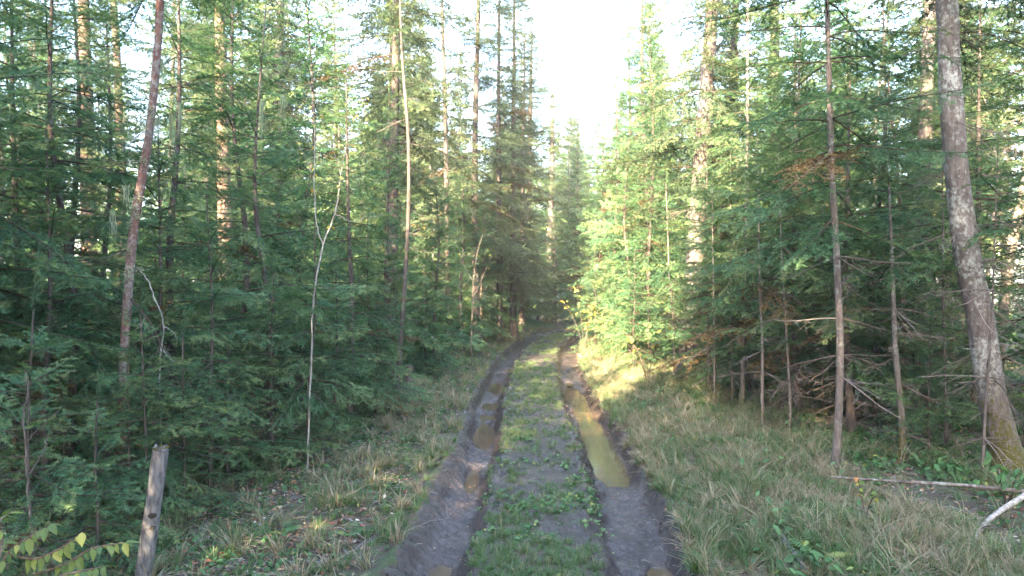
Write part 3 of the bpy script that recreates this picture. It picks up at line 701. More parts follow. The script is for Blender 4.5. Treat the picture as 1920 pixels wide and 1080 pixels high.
RT = [
 ('fir with long flat boughs reaching left over the thin stems of the right bank', 1600, 7.6, 1592, 4.2, .9, 1.55, .045, 0),
 ('fir standing behind the smooth-trunked fir, boughs level with the horizon', 1500, 8.8, 1500, 5.0, .8, 1.5, .045, 0),
 ('fir at the right frame edge, boughs crossing the large leaning trunk', 1930, 6.8, 1925, 4.8, .9, 1.3, .04, 0),
 ('sunlit fir at the right edge of the track before the bend', 1180, 15.5, 1180, 5.0, .4, 1.3, .045, 1),
 ('pale sunlit fir right of the track under the sky gap', 1130, 21.0, 1132, 6.2, .4, 1.4, .05, 1),
 ('sunlit fir left of the straight grey spruce', 1222, 14.0, 1226, 5.6, .6, 1.15, .045, 1),
 ('fir behind the yellow-leaved shrub, lit from the left', 1215, 16.0, 1215, 7.5, .6, 1.6, .06, 1),
 ('pale sunlit spruce top closing the sky gap on its right', 1118, 25, 1118, 8.0, .6, 1.5, .07, 1),
 ('slim sunlit fir standing left of the pale closing spruce in the sky gap', 1084, 31, 1084, 8.4, .6, 1.5, .07, 1),
 ('blue-green fir whose tip closes the sky gap on its left', 1038, 29, 1038, 9.0, .6, 1.6, .07, 1),
 ('tall pale fir below the right rim of the sky gap', 1150, 20.5, 1152, 8.4, .6, 1.5, .07, 1),
 ('low bluish fir at the foot of the straight grey spruce', 1330, 10.6, 1325, 3.4, .6, 1.2, .03, 0),
 ('fir between the straight grey spruce and the slim pale-stemmed fir', 1378, 13.2, 1380, 6.0, .6, 1.5, .05, 1),
 ('fir behind the reddish thin trunk, boughs brown inside', 1655, 9.2, 1650, 5.8, .7, 1.5, .05, 0),
 ('fir deep behind the large leaning spruce', 1830, 9.0, 1835, 5.6, .9, 1.4, .05, 0),
 ('fir seen between the broad trunk and the smooth-trunked fir', 1490, 11.5, 1488, 6.6, .6, 1.6, .055, 1),
 ('knee-high fir in the shade left of the large leaning trunk', 1745, 6.7, 1745, 1.2, .2, .65, .014, 0),
 ('small fir in the shade behind the mossy brown stem', 1640, 8.2, 1640, 1.5, .15, .7, .016, 0),
 ('small low fir at the verge beside the lit shrub', 1190, 13.2, 1190, 2.2, .2, .9, .02, 0),
 ('small fir in the grass where the track bends right', 1115, 18.5, 1115, 2.4, .15, .9, .02, 1),
 ('short fir just in front of the straight grey spruce', 1290, 11.2, 1285, 1.5, .2, .8, .02, 0),
 ('pale tall spruce on the right rim of the sky gap, its tip out of view', 1205, 19, 1205, 11.5, .8, 1.7, .09, 1),
 ('pale tall conifer with a broad crown narrowing the sky gap from the right', 1176, 23, 1176, 10.5, .8, 1.8, .12, 1),
 ('pale pointed fir far down the sky gap', 1066, 36, 1066, 9.6, .6, 1.9, .09, 1),
 ('low fir in the dark gap behind the thin stems of the right bank', 1405, 10.8, 1405, 1.8, .15, .95, .02, 0),
 ('low fir in the dark gap left of the smooth-trunked fir', 1520, 9.6, 1520, 1.6, .15, .9, .02, 0),
 ('low fir between the mossy stem and the reddish thin trunk', 1720, 8.4, 1720, 1.7, .15, .9, .02, 0),
]
for k, (lab, bx, d, tx, H, hb, Rm, r0, lod) in enumerate(RT):
    b0 = W(bx, HOR, d); b0.z = gz(b0.x, b0.y); rng = rr(400 + k); used_spots.append((b0.x, b0.y))
    topx = (tx - 960) / FPX * d
    pts = [b0 - Vector((0, 0, .04))] + [Vector((b0.x + (topx - b0.x) * q + rng.normal(0, .012 * H), b0.y + rng.normal(0, .012 * H), b0.z + H * q)) for q in (.3, .6)] + [Vector((topx, b0.y, b0.z + H))]
    sp = bough_specs(H, hb, Rm, rng, wh=.18 + .03 * H, per=5, dead_from=.2, dead_len=.6, pw=.7, low_pitch=-8)
    near_tree('fir_tree' if H > 2.5 else 'fir_sapling', lab, pts, [r0, r0 * .8, r0 * .5, .005], sp, 400 + k, M_barkdark, 'fir tree', lod)

DEADN = (1, 3)
# ------------------------------------------------------------------ the forest behind and around
LIT = [Vector(q) for q in ((2.5, 12.6, .5), (3.0, 13, 2.8), (2.4, 15.5, 1.6), (2.6, 16, 3.0), (3.4, 16, 4.5), (2.2, 20, 2.4), (-11.5, 14.5, 4.0), (-8.5, 15.5, 4.2), (-5.5, 15.5, 4.8), (-2, 15.5, 4.5), (-1.2, 18, 4.8), (6, 14.5, 2.6), (-3.5, 14, 4.5), (1.4, 28, 2.5), (3.2, 22, 5), (-6, 20, 6))]
tanE = math.tan(R(SUN_EL))
def cap_height(x, y, H, rad=1.0):
    for q in LIT:
        dx, dy = x - q.x, y - q.y; tt = dx * SUN_V.x + dy * SUN_V.y
        if tt < 1.5 or y > 9: continue
        if abs(dx * SUN_V.y - dy * SUN_V.x) < rad: H = min(H, q.z + tt * tanE - .2)
    return H
rng = np.random.RandomState(77)
placed = list(used_spots)
def ok(x, y, md):
    return all((x - a) ** 2 + (y - b_) ** 2 > md * md for a, b_ in placed)
cand = []
for _ in range(9000):
    yy = rng.uniform(-28, 75); xx = rng.uniform(-48, 52); cand.append((xx, yy))
cs, cu = track_uv([a for a, _ in cand], [b_ for _, b_ in cand])
FILL = {
 'Lyoung': ('fir_tree', 'young fir inside the dense stand on the left of the track', 'fir tree', 'young firs in the left stand'),
 'Ryoung': ('fir_tree', 'young fir inside the open stand on the right of the track', 'fir tree', 'young firs in the right stand'),
 'Ltall': ('spruce_tree', 'tall conifer standing in the forest left of the track', 'spruce tree', 'tall conifers in the left forest'),
 'Rtall': ('spruce_tree', 'tall conifer standing in the forest right of the track', 'spruce tree', 'tall conifers in the right forest'),
 'Lthin': ('spruce_tree', 'thin ragged spruce with pale bark among the left forest', 'spruce tree', 'thin spruces in the left forest'),
 'Rthin': ('spruce_tree', 'thin ragged spruce with pale bark among the right forest', 'spruce tree', 'thin spruces in the right forest'),
}
MARKS = [(-200, 'the far left frame edge'), (40, 'the bottom left young fir'), (150, 'the dark slim fir at the left edge'), (245, 'the red leaning trunk'), (390, 'the open-tiered sapling'), (500, 'the fir with drooping boughs'), (590, 'the forked birch sapling'), (755, 'the pale dead pole'), (890, 'the left side of the sky gap'), (1025, 'the head of the track'), (1150, 'the right side of the sky gap'), (1305, 'the straight grey spruce'), (1430, 'the moss-footed thin pole'), (1565, 'the smooth-trunked fir'), (1695, 'the reddish thin trunk'), (1840, 'the large leaning spruce'), (2050, 'the far right frame edge')]
ROWS = ['beside', 'close behind', 'a little behind', 'some way behind', 'well behind', 'far behind', 'very far behind', 'deepest in the wood behind']
seen_lab = {}
nf = 0; cnt = {}
for (xx, yy, H) in ((-1.4, -5.0, 13), (-2.9, -9.2, 15), (-.6, -11.5, 16), (-2.6, -3.4, 11), (-3.7, -7, 14), (-2.4, -6.3, 13), (-4.9, -4.3, 12), (-1.4, -9.5, 14), (-6.3, -9.5, 15), (-3.2, -11.5, 15), (-1.2, -13.5, 15), (-3.9, .4, 9), (-5.6, -1.6, 9.5), (-3.4, -1.5, 9), (-6.6, .5, 9), (-7.2, -3.2, 11), (-5.2, 1.6, 8.5), (-8, -1, 10), (-2.5, -.6, 7), (-9, 1.5, 9)):  # unseen conifers added behind the camera to keep sun off the foreground
    placed.append((xx, yy)); place(('tall', rng.randint(2)), xx, yy, max(H * .72, min(H, cap_height(xx, yy, H))), rng.uniform(0, 6.28), 'spruce_tree', 'tall conifer growing beside the track behind the viewer', 'spruce tree', 'tall conifers behind the viewer')
for (xx, yy), u in zip(cand, cu):
    dist = math.hypot(xx, yy); side = 'L' if u < 0 else 'R'
    if abs(u) < (1.7 if yy > 24 else 2.5 if yy > 16 else 3.0) + (.5 if yy < 4 else 0): continue
    infr = yy > 3 and abs(xx) < yy * .80 + 2
    if not infr and dist > 30: continue
    if yy > 3 and not infr and dist > 14: continue
    if yy > 48 and not (-10 < xx < 22): continue
    if dist > 34 and xx < -16: continue
    if dist > 34 and xx > 26: continue
    if yy < -6 and xx > 7: continue
    if yy < 8 and dist < 6.5 and infr: continue
    if dist < 3.2: continue
    far = dist > 32
    ratio = rng.rand()
    if yy > 0 and dist < 26: kind = 'young' if ratio < .62 else ('tall' if ratio < .84 else 'thin')
    elif far: kind = 'tall' if ratio < .85 else 'young'
    else: kind = 'young' if ratio < .3 else 'tall'
    md = 1.12 if dist < 14 else (1.4 if dist < 26 else 2.4)
    if not infr: md = 2.0
    if kind == 'tall': md = max(md, (2.1 if u > 0 else 1.75) if dist < 26 else 2.7)
    if yy < 2.5: md = 2.6
    if far and rng.rand() < .3: continue
    if yy > 3:
        pq = 960 + xx / yy * FPX
        if (1250 < pq < 1350 and yy < 12.2) or (1690 < pq < 1760 and yy < 10) : continue
    if not ok(xx, yy, md): continue
    if side == 'R' and kind == 'young' and dist < 11 and rng.rand() < .5: continue
    if kind == 'young': H = rng.uniform(2.6, 7.0); key = ('young', min(3, int(rng.randint(0, 4)))); H = PROTO[key][0] * rng.uniform(.8, 1.2)
    elif kind == 'tall': key = ('tall', rng.randint(4)); H = PROTO[key][0] * rng.uniform(.78, 1.05)
    else: key = ('thin', rng.randint(2)); H = PROTO[key][0] * rng.uniform(.8, 1.15)
    # sky gap above the track: trees beyond the bend stay lower
    if yy > 26 and abs(xx / yy - .075) < .085: H = min(H, CAMH + .235 * yy + rng.uniform(-1.5, 1.5))
    H2 = cap_height(xx, yy, H)
    if H2 < 7 and yy < 3: H2 = min(H, 7.0)
    if H2 < 2.0: continue
    if H2 < H * .99:
        H = H2
        if H < 7.5 and kind != 'young': key = ('young', rng.randint(4)); kind = 'young'
        if kind == 'young' and H > 7.5: H = 7.5
    placed.append((xx, yy)); nm, lab, cat, grp = FILL[side + kind]; cnt[side + kind] = cnt.get(side + kind, 0) + 1
    if yy < 2.5: lab = lab.split(' in')[0].split(' stand')[0].split(' with')[0] + ' growing beside the track behind the viewer'; grp = {'young': 'young firs', 'tall': 'tall conifers', 'thin': 'thin spruces'}[kind] + ' behind the viewer'
    else:
        pxx = 960 + xx / yy * FPX
        mark = min(MARKS, key=lambda q: abs(q[0] - pxx)); row = ROWS[min(len(ROWS) - 1, int(max(0, (yy - 6) / 3.2)))]
        word = {'young': 'young fir', 'tall': 'tall conifer', 'thin': 'thin pale-barked spruce'}[kind]
        lab = '%s %s %s' % (word, row, mark[1]); seen_lab.setdefault(lab, 0); seen_lab[lab] += 1
        grp = '%ss %s %s' % (word, row, mark[1])
    place(key, xx, yy, H, rng.uniform(0, 6.28), nm, lab, cat, grp, lean=rng.uniform(0, .05))
# undergrowth between the trunks
rng = np.random.RandomState(21); und = [(rng.uniform(-11, 9), rng.uniform(7.5, 25)) for _ in range(1500)]
us, uu = track_uv([a for a, _ in und], [b_ for _, b_ in und]); nu = 0
for (xx, yy), u in zip(und, uu):
    if abs(u) < (2.3 if u < 0 else 2.7) + (.4 if yy < 10 else 0) or abs(u) > 8 or not ok(xx, yy, .85): continue
    if abs(xx) > yy * .8 or (1255 < 960 + xx / yy * FPX < 1345 and yy < 12.2): continue
    H = rng.uniform(1.2, 3.6) if u > 0 else rng.uniform(1.6, 4.6)
    H = max(1.0, cap_height(xx, yy, H)) if u > 0 else H
    pxx = 960 + xx / yy * FPX; mark = min(MARKS, key=lambda q: abs(q[0] - pxx)); row = ROWS[min(len(ROWS) - 1, int(max(0, (yy - 6) / 3.2)))]
    lab = 'low undergrowth fir %s %s' % (row, mark[1]); placed.append((xx, yy)); nu += 1
    place(('young', rng.randint(4)), xx, yy, H, rng.uniform(0, 6.28), 'fir_sapling', lab, 'fir tree', 'low undergrowth firs %s %s' % (row, mark[1]), lean=rng.uniform(0, .05))
print('fill', cnt, nu)

# far wood closing every gap towards the horizon
g = Geo(); rng = np.random.RandomState(5)
gc2 = Geo()
farw = [PROTO[('tall', k)][1] for k in range(2)]

# ------------------------------------------------------------------ scatter of grass and litter (things nobody could count)
def scatter(name, P_, rot, scl, idx_, variants, label=None):
    src = bpy.data.collections.new(name + "_kinds")
    for i, me in enumerate(variants):
        o = bpy.data.objects.new("%s_kind_%02d" % (name, i), me); src.objects.link(o)
    me = bpy.data.meshes.new(name); me.vertices.add(len(P_)); me.vertices.foreach_set("co", np.asarray(P_, np.float32).ravel())
    a = me.attributes.new("rot", 'FLOAT_VECTOR', 'POINT'); a.data.foreach_set("vector", np.asarray(rot, np.float32).ravel())
    a = me.attributes.new("scl", 'FLOAT', 'POINT'); a.data.foreach_set("value", np.asarray(scl, np.float32))
    a = me.attributes.new("idx", 'INT', 'POINT'); a.data.foreach_set("value", np.asarray(idx_, np.int32))
    o = obj(name, me); tag(o, label, kind='stuff')
    ng = bpy.data.node_groups.new(name, 'GeometryNodeTree'); ng.interface.new_socket("Geometry", in_out='INPUT', socket_type='NodeSocketGeometry'); ng.interface.new_socket("Geometry", in_out='OUTPUT', socket_type='NodeSocketGeometry')
    n = ng.nodes; gi = n.new('NodeGroupInput'); go = n.new('NodeGroupOutput')
    iop = n.new('GeometryNodeInstanceOnPoints'); ci = n.new('GeometryNodeCollectionInfo'); ci.inputs['Collection'].default_value = src
    ci.inputs['Separate Children'].default_value = True; ci.inputs['Reset Children'].default_value = True
    def na(nm_, ty):
        q = n.new('GeometryNodeInputNamedAttribute'); q.data_type = ty; q.inputs['Name'].default_value = nm_; return q.outputs[0]
    e2r = n.new('FunctionNodeEulerToRotation'); l = ng.links
    l.new(gi.outputs[0], iop.inputs['Points']); l.new(ci.outputs[0], iop.inputs['Instance']); iop.inputs['Pick Instance'].default_value = True
    l.new(na('idx', 'INT'), iop.inputs['Instance Index']); l.new(na('rot', 'FLOAT_VECTOR'), e2r.inputs[0]); l.new(e2r.outputs[0], iop.inputs['Rotation'])
    l.new(na('scl', 'FLOAT'), iop.inputs['Scale']); l.new(iop.outputs[0], go.inputs[0])
    md_ = o.modifiers.new("scatter", 'NODES'); md_.node_group = ng
    return o

def tuft(seed, n, h, spread, tint, tv, lean=.5, wd=.0032, mat=None, rad=.06):
    rng = np.random.RandomState(seed); g = Geo()
    for k in range(n):
        az = rng.uniform(0, 6.28); b0 = np.array([math.cos(az), math.sin(az), 0]) * rng.uniform(0, rad)
        hh = h * rng.uniform(.45, 1.1); d = np.array([math.cos(az + rng.normal(0, .8)), math.sin(az + rng.normal(0, .8)), 0]); bend = spread * rng.uniform(.2, 1.3)
        sd = np.array([-d[1], d[0], 0]) * wd * rng.uniform(.6, 1.4); pts = []
        for q in (0, .35, .7, 1):
            pts.append(b0 + d * hh * bend * q ** 1.8 * lean * 2 + np.array([0, 0, hh * (q - .42 * bend * q ** 2.6)]))
        v = [pts[0] - sd, pts[0] + sd, pts[1] - sd, pts[1] + sd, pts[2] - sd * .7, pts[2] + sd * .7, pts[3]]
        g.add(v, [[0, 1, 3], [0, 3, 2], [2, 3, 5], [2, 5, 4], [4, 5, 6]], np.clip(tint + rng.normal(0, tv), 0, 1))
    return g.mesh("tuft", [mat or M_grass])
def leaf_pts(l, w_, fold=.25, n=3, curl=.2):
    v = [(0, 0, 0)]; 
    for k in range(1, n + 1):
        q = k / (n + 1); ww = w_ * math.sin(math.pi * q ** .8) * .5; z = -curl * l * q * q
        v += [(q * l, ww, z + fold * ww), (q * l, 0, z), (q * l, -ww, z + fold * ww)]
    v.append((l, 0, -curl * l)); f = [[0, 2, 1], [0, 3, 2]]
    for k in range(n - 1):
        a = 1 + 3 * k; f += [[a, a + 1, a + 4], [a, a + 4, a + 3], [a + 1, a + 2, a + 5], [a + 1, a + 5, a + 4]]
    a = 1 + 3 * (n - 1); e = len(v) - 1; f += [[a, a + 1, e], [a + 1, a + 2, e]]
    return np.array(v), np.array(f)
def herb(seed, n, h, ll, lw, tint, tv, mat):
    rng = np.random.RandomState(seed); g = Geo(); v, f = leaf_pts(ll, lw, .15, 2, .25)
    for k in range(n):
        az = rng.uniform(0, 6.28); hh = h * rng.uniform(.4, 1.1); x_, y_ = rng.normal(0, h * .6, 2)
        s_ = rng.uniform(.6, 1.2); M_ = np.array(Euler((rng.normal(0, .3), rng.uniform(-.1, .5), az)).to_matrix())
        g.add((v * s_) @ M_.T + [x_, y_, hh], f, np.clip(tint + rng.normal(0, tv), 0, 1))
        tube(g, [(x_ * .6, y_ * .6, 0), (x_, y_, hh)], [.0015, .001], 3, tint * .6, 0, cap=False)
    return g.mesh("herb", [mat])
def litter(seed, n, mat=M_litter, sz=.045, sp=.12):
    rng = np.random.RandomState(seed); g = Geo()
    for k in range(n):
        v, f = leaf_pts(sz * rng.uniform(.5, 1.2), sz * rng.uniform(.4, .8), rng.uniform(-.3, .5), 2, rng.uniform(-.2, .4))
        M_ = np.array(Euler((rng.normal(0, .35), rng.normal(0, .3), rng.uniform(0, 6.28))).to_matrix())
        g.add(v @ M_.T + [*rng.normal(0, sp, 2), rng.uniform(.004, .02)], f, rng.rand())
    return g.mesh("litter", [mat])
def twiglets(seed, n):
    rng = np.random.RandomState(seed); g = Geo()
    for k in range(n):
        a = rng.uniform(0, 6.28); l = rng.uniform(.05, .25); c0 = np.array([*rng.normal(0, .12, 2), .012]); d = np.array([math.cos(a), math.sin(a), rng.normal(0, .12)]) * l
        tube(g, [c0, c0 + d * .5 + rng.normal(0, .01, 3), c0 + d], [.003, .0024, .001], 3, rng.rand(), 0, cap=False)
    return g.mesh("twigs", [M_deadtwig])

KG = [tuft(1, 26, .11, .7, .70, .12), tuft(2, 30, .15, .8, .62, .15), tuft(3, 20, .09, .8, .8, .08),                    # 0-2 short green
      tuft(4, 34, .30, .9, .30, .18, wd=.0036), tuft(5, 30, .36, 1.1, .45, .2, wd=.0036), tuft(6, 34, .27, 1.2, .22, .12, wd=.004), # 3-5 long dry
      tuft(7, 26, .34, .8, .78, .1, wd=.004), tuft(8, 30, .24, .9, .68, .14), tuft(9, 20, .45, 1.0, .35, .2, wd=.0035)]        # 6-8
rng = np.random.RandomState(9)
def field(n, xr, yr, pdf, power=1.0):
    yy = yr[0] + (yr[1] - yr[0]) * rng.rand(n) ** power; xx = rng.uniform(xr[0], xr[1], n) * 1.0
    z, mud, u, s = height(xx, yy)
    k = rng.rand(n) < pdf(xx, yy, u, mud)
    return xx[k], yy[k], z[k], u[k], mud[k]
allP, allR, allS, allI = [], [], [], []
def grass_batch(n, xr, yr, pdf, kinds, smin, smax, power=1.6, tilt=.15):
    xx, yy, z, u, mud = field(n, xr, yr, pdf, power); m = len(xx)
    allP.append(np.stack([xx, yy, z - .008], 1)); allR.append(np.stack([rng.normal(0, tilt, m), rng.normal(0, tilt, m), rng.uniform(0, 6.28, m)], 1))
    allS.append(rng.uniform(smin, smax, m)); allI.append(rng.choice(kinds, m)); return m
pn = lambda x, y, f, s: fbm(x * f, y * f, s) * .5 + .5
n1 = grass_batch(19000, (-3.2, 2.2), (2.6, 26), lambda x, y, u, m: (u < -.93) * (u > -2.9 + .3 * fbm(x, y, 5)) * (.25 + .75 * sstep(.35, .6, pn(x, y, 1.6, 70))) * (1 - m) * (1 - sstep(-1.4, -2.6, u) * .4), [0, 1, 2, 2, 7, 3], .35, .8)
n2 = grass_batch(30000, (-1.0, 2.2), (2.6, 24), lambda x, y, u, m: (np.abs(u) < .52) * (1 - m) ** 1.5 * sstep(.28, .5, pn(x, y, 2.0, 71) + .1 * sstep(.1, .35, np.abs(u))), [0, 1, 0, 2], .25, .65)
band = lambda x, y, u: (u > .93) * (u < 2.9 + .5 * fbm(x, y, 6))
n3 = grass_batch(34000, (.9, 5.5), (2.6, 24), lambda x, y, u, m: band(x, y, u) * (1 - m) * (.15 + .85 * sstep(.42, .6, pn(x, y, 2.2, 72))), [3, 5, 5, 8, 5], .22, .56, tilt=.5)
n3 = grass_batch(30000, (.9, 5.5), (2.6, 24), lambda x, y, u, m: band(x, y, u) * (1 - m) * (.10 + .90 * sstep(.5, .64, pn(x, y, 1.5, 172))), [7, 6, 1, 4], .28, .62, tilt=.3)
n3 = grass_batch(9000, (.9, 5.5), (2.6, 20), lambda x, y, u, m: band(x, y, u) * (1 - m), [0, 1, 2], .6, 1.0, tilt=.3)
n4 = grass_batch(14000, (2.6, 7), (3.5, 14), lambda x, y, u, m: (u > 2.6) * .35 * sstep(.4, .6, pn(x, y, 1.0, 73)), [4, 6, 7, 8], .35, .7)
n5 = grass_batch(1500, (-3.6, -1.6), (3.2, 8), lambda x, y, u, m: (u < -1.9) * .35 * sstep(.5, .62, pn(x, y, 1.5, 74)), [3, 6, 8], .35, .6)
scatter('grass', np.concatenate(allP), np.concatenate(allR), np.concatenate(allS), np.concatenate(allI), KG, 'grass growing on both verges and the middle ridge of the track')
allP, allR, allS, allI = [], [], [], []
KH = [herb(20, 7, .06, .05, .035, .4, .2, M_herb), herb(21, 9, .09, .06, .04, .5, .25, M_herb), herb(22, 6, .05, .055, .045, .65, .12, M_herb), herb(23, 5, .14, .07, .03, .6, .25, M_herb)]
grass_batch(8000, (-4.5, 1), (2.8, 16), lambda x, y, u, m: (u < -1.2) * (u > -3.5) * (1 - m) * (.15 + .85 * sstep(.45, .62, pn(x, y, 1.8, 80))), [0, 1, 2, 3], .35, .85)
grass_batch(2200, (-.5, .9), (3.2, 9), lambda x, y, u, m: (np.abs(u) < .5) * sstep(.40, .5, pn(x, y, 1.1, 81)) * (1 - m * .7) * np.exp(-((y - 6.0) / 1.1) ** 2), [0, 2, 2], .4, .85)
grass_batch(7000, (1.2, 7.5), (2.8, 13), lambda x, y, u, m: (u > 1.3) * (.08 + .6 * sstep(.5, .65, pn(x, y, 1.2, 82))) * (.4 + sstep(2.6, 3.4, u)), [0, 1, 3], .6, 1.3)
scatter('ground_herbs', np.concatenate(allP), np.concatenate(allR), np.concatenate(allS), np.concatenate(allI), KH, 'low leafy herbs on the verges and middle ridge')
allP, allR, allS, allI = [], [], [], []
KL = [litter(30, 7), litter(31, 5, sz=.055), litter(32, 4, sz=.035), twiglets(33, 5), twiglets(34, 8)]
grass_batch(40000, (-6, 7), (2.8, 16), lambda x, y, u, m: (np.abs(u) > 1.1) * (.25 + .75 * sstep(-1.0, -1.5, u) + .3 * sstep(2.8, 3.5, u)), [0, 1, 2, 3, 4], .6, 1.1, tilt=.05)
grass_batch(700, (-1.2, 1.8), (2.8, 12), lambda x, y, u, m: (np.abs(u) < 1.2) * .5, [2, 2, 3], .4, .8, tilt=.02)
scatter('leaf_litter', np.concatenate(allP), np.concatenate(allR), np.concatenate(allS), np.concatenate(allI), KL, 'fallen leaves and twigs on the forest floor')

allP, allR, allS, allI = [], [], [], []
def clod(seed):
    rng = np.random.RandomState(seed); g = Geo(); v = []; n_, m_ = 7, 5
    for i in range(m_):
        ph = math.pi * (i + .5) / m_
        for j in range(n_):
            th = 2 * math.pi * j / n_; r_ = rng.uniform(.6, 1.15); v.append((math.sin(ph) * math.cos(th) * r_, math.sin(ph) * math.sin(th) * r_, math.cos(ph) * r_ * .65))
    f = [[i * n_ + j, i * n_ + (j + 1) % n_, (i + 1) * n_ + (j + 1) % n_, (i + 1) * n_ + j] for i in range(m_ - 1) for j in range(n_)]
    g.add(np.array(v) * .02, f, 1.0); g.add(np.array(v[:n_]) * .02, [[0, 1, 2], [0, 2, 3], [0, 3, 4], [0, 4, 5], [0, 5, 6]], 1.0); return g.mesh('clod', [mg])
grass_batch(26000, (-1.2, 2.4), (2.9, 16), lambda x, y, u, m: (m > .35) * ((u > -.4) | (y > 9.5) | (u < -.92)) * (.10 + .9 * sstep(.5, .68, pn(x, y, 3.0, 91))) * (np.exp(-((np.abs(np.abs(u) - .68) - .25) / .10) ** 2) + .12), [0, 1, 2, 3], .25, 1.25, tilt=.6)
scatter('mud_clods', np.concatenate(allP), np.concatenate(allR), np.concatenate(allS), np.concatenate(allI), [clod(k) for k in range(4)], 'crumbled clods of mud along the ruts')

# ------------------------------------------------------------------ post, stump, logs
b0 = W(264, 1085, 4.1); b0.z = gz(b0.x, b0.y); top = W(300, 842, 4.02)
post = thing('wooden_post', b0, 'weathered grey wooden post leaning right with mossy hollow top at the lower left', 'post')
g = Geo(); lv = top - b0
P_, r_ = smooth_path([(-.02, 0, -.3), (0, 0, 0), tuple(lv * .5), tuple(lv)], [.05, .047, .044, .0425], 20)
tube(g, P_, r_, 16, .5, 0, .10, 3, cap=False)
# hollow broken rim
rim = g.v[-1][-16:].copy(); cen = rim.mean(0); ax = np.array(lv.normalized())
jag = np.array([.012 * math.sin(k * 2.1) + .008 * math.sin(k * 5.3 + 1) for k in range(16)])[:, None] * ax
outer = rim + jag; inner = cen + (rim - cen) * .72 + jag * .8; low = cen + (rim - cen) * .66 - ax * .03
vv = np.vstack([rim, outer, inner, low, [cen - ax * .032]]); f = []
for k in range(16):
    j = (k + 1) % 16
    for a in (0, 16, 32): f.append([a + k, a + j, a + 16 + j, a + 16 + k])
g.add(vv, f, .5, 0); g.add(vv, [[48 + k, 48 + (k + 1) % 16, 64] for k in range(16)], .5, 0)
obj('shaft', g.mesh('shaft', [M_post], True), post)
gm = Geo(); rng = np.random.RandomState(3)
for k in range(260):
    th = rng.uniform(0, 6.28); q = rng.uniform(.6, 1.05) if k < 190 else rng.uniform(0, .7)
    c0 = cen + (np.array([math.cos(th), math.sin(th), 0]) * .042 * q) + ax * (.004 if q > .65 else -.025)
    d = rng.normal(0, 1, 3); d[2] = abs(d[2]) + .6; d = unit(d); s_ = unit(np.cross(d, rng.normal(0, 1, 3)))
    gm.add([c0 - s_ * .003, c0 + s_ * .003, c0 + d * rng.uniform(.006, .014)], [[0, 1, 2]], rng.rand())
obj('moss_cap', gm.mesh('moss_cap', [M_mossball]), post)
md, t = nodes("knot_hole_wood"); P = N(t, "ShaderNodeBsdfPrincipled"); L(t, ramp(t, noise(t, 60), [(.3, (.01, .008, .007)), (.7, (.035, .027, .022))]), P.inputs[0]); P.inputs['Roughness'].default_value = .9; L(t, P.outputs[0], N(t, "ShaderNodeOutputMaterial").inputs[0])
for (px, py, s_) in ((289, 964, .020), (288, 988, .013)):
    g = Geo(); c0 = W(px, py, 4.06) - b0; k_ = 12
    q = min(1, max(0, (c0.z) / lv.z)); ctr = lv * q; c0 = Vector((c0.x, ctr.y - .0395, c0.z))
    ring = lambda r, dy: [(c0.x + math.cos(a / k_ * 6.283) * r * (1 + .15 * math.sin(a * 2.3)), c0.y + dy, c0.z + math.sin(a / k_ * 6.283) * r * .85) for a in range(k_)]
    vv = ring(s_ * 1.15, .014) + ring(s_, -.006) + ring(s_ * .8, -.007) + ring(s_ * .5, -.005) + [(c0.x, c0.y - .003, c0.z)]
    f = [[a * k_ + i, a * k_ + (i + 1) % k_, (a + 1) * k_ + (i + 1) % k_, (a + 1) * k_ + i] for a in range(3) for i in range(k_)]
    g.add(vv, f); g.add(vv, [[36 + i, 36 + (i + 1) % k_, 48] for i in range(k_)]); obj('knot', g.mesh('knot', [md], True), post)

def log(name, label, pp, rad, mat, seed, cat='fallen trunk', stubs=3):
    pts = []
    for (px, py, d, zz) in pp:
        q = W(px, py, d); q.z = gz(q.x, q.y) + zz; pts.append(q)
    b0 = pts[0].copy(); root = thing(name, b0, label, cat)
    g = Geo(); P_, r_ = smooth_path([p - b0 for p in pts], rad, 18); tube(g, P_, r_, 9, .5, 0, .1, seed); obj('trunk', g.mesh('trunk', [mat], True), root)
    rng = np.random.RandomState(seed)
    for k in range(stubs):
        i = rng.randint(3, len(P_) - 2); o = obj('dead_branch', MD[1, 0][k % 3], root, P_[i]); o.rotation_euler = (rng.normal(0, .4), -rng.uniform(.3, 1.1), rng.uniform(0, 6.28)); s_ = rng.uniform(.4, .8); o.scale = (s_,) * 3
    return root
log('fallen_log', 'long thin pale log in the dry grass below the large leaning spruce', [(1560, 942, 5.55, .14), (1680, 962, 5.3, .17), (1800, 978, 5.05, .19), (1935, 988, 4.9, .20)], [.007, .011, .014, .017], M_bark, 61)
log('fallen_birch', 'mottled white birch stem lying at the lower right frame edge', [(1825, 1075, 4.4, .02), (1860, 1030, 4.6, .10), (1935, 985, 4.75, .24)], [.012, .016, .019], M_birch, 62, stubs=1)
log('fallen_log', 'rotten half-buried branch in the grass at the bottom right of the track', [(1440, 990, 5.0, .03), (1475, 1040, 4.6, .03), (1510, 1085, 4.2, .02)], [.02, .024, .02], M_post, 63, stubs=1)
b0 = G(766, 722); b0.z = gz(b0.x, b0.y)
st = thing('tree_stump', b0, 'small dark rotten stump at the edge of the left verge', 'stump')
g = Geo(); P_, r_ = smooth_path([(0, 0, -.05), (0, 0, .12), (.01, 0, .32)], [.11, .085, .075], 8); tube(g, P_, r_, 14, .5, 0, .35, 5); obj('stump_wood', g.mesh('stump_wood', [M_barkdark], True), st)

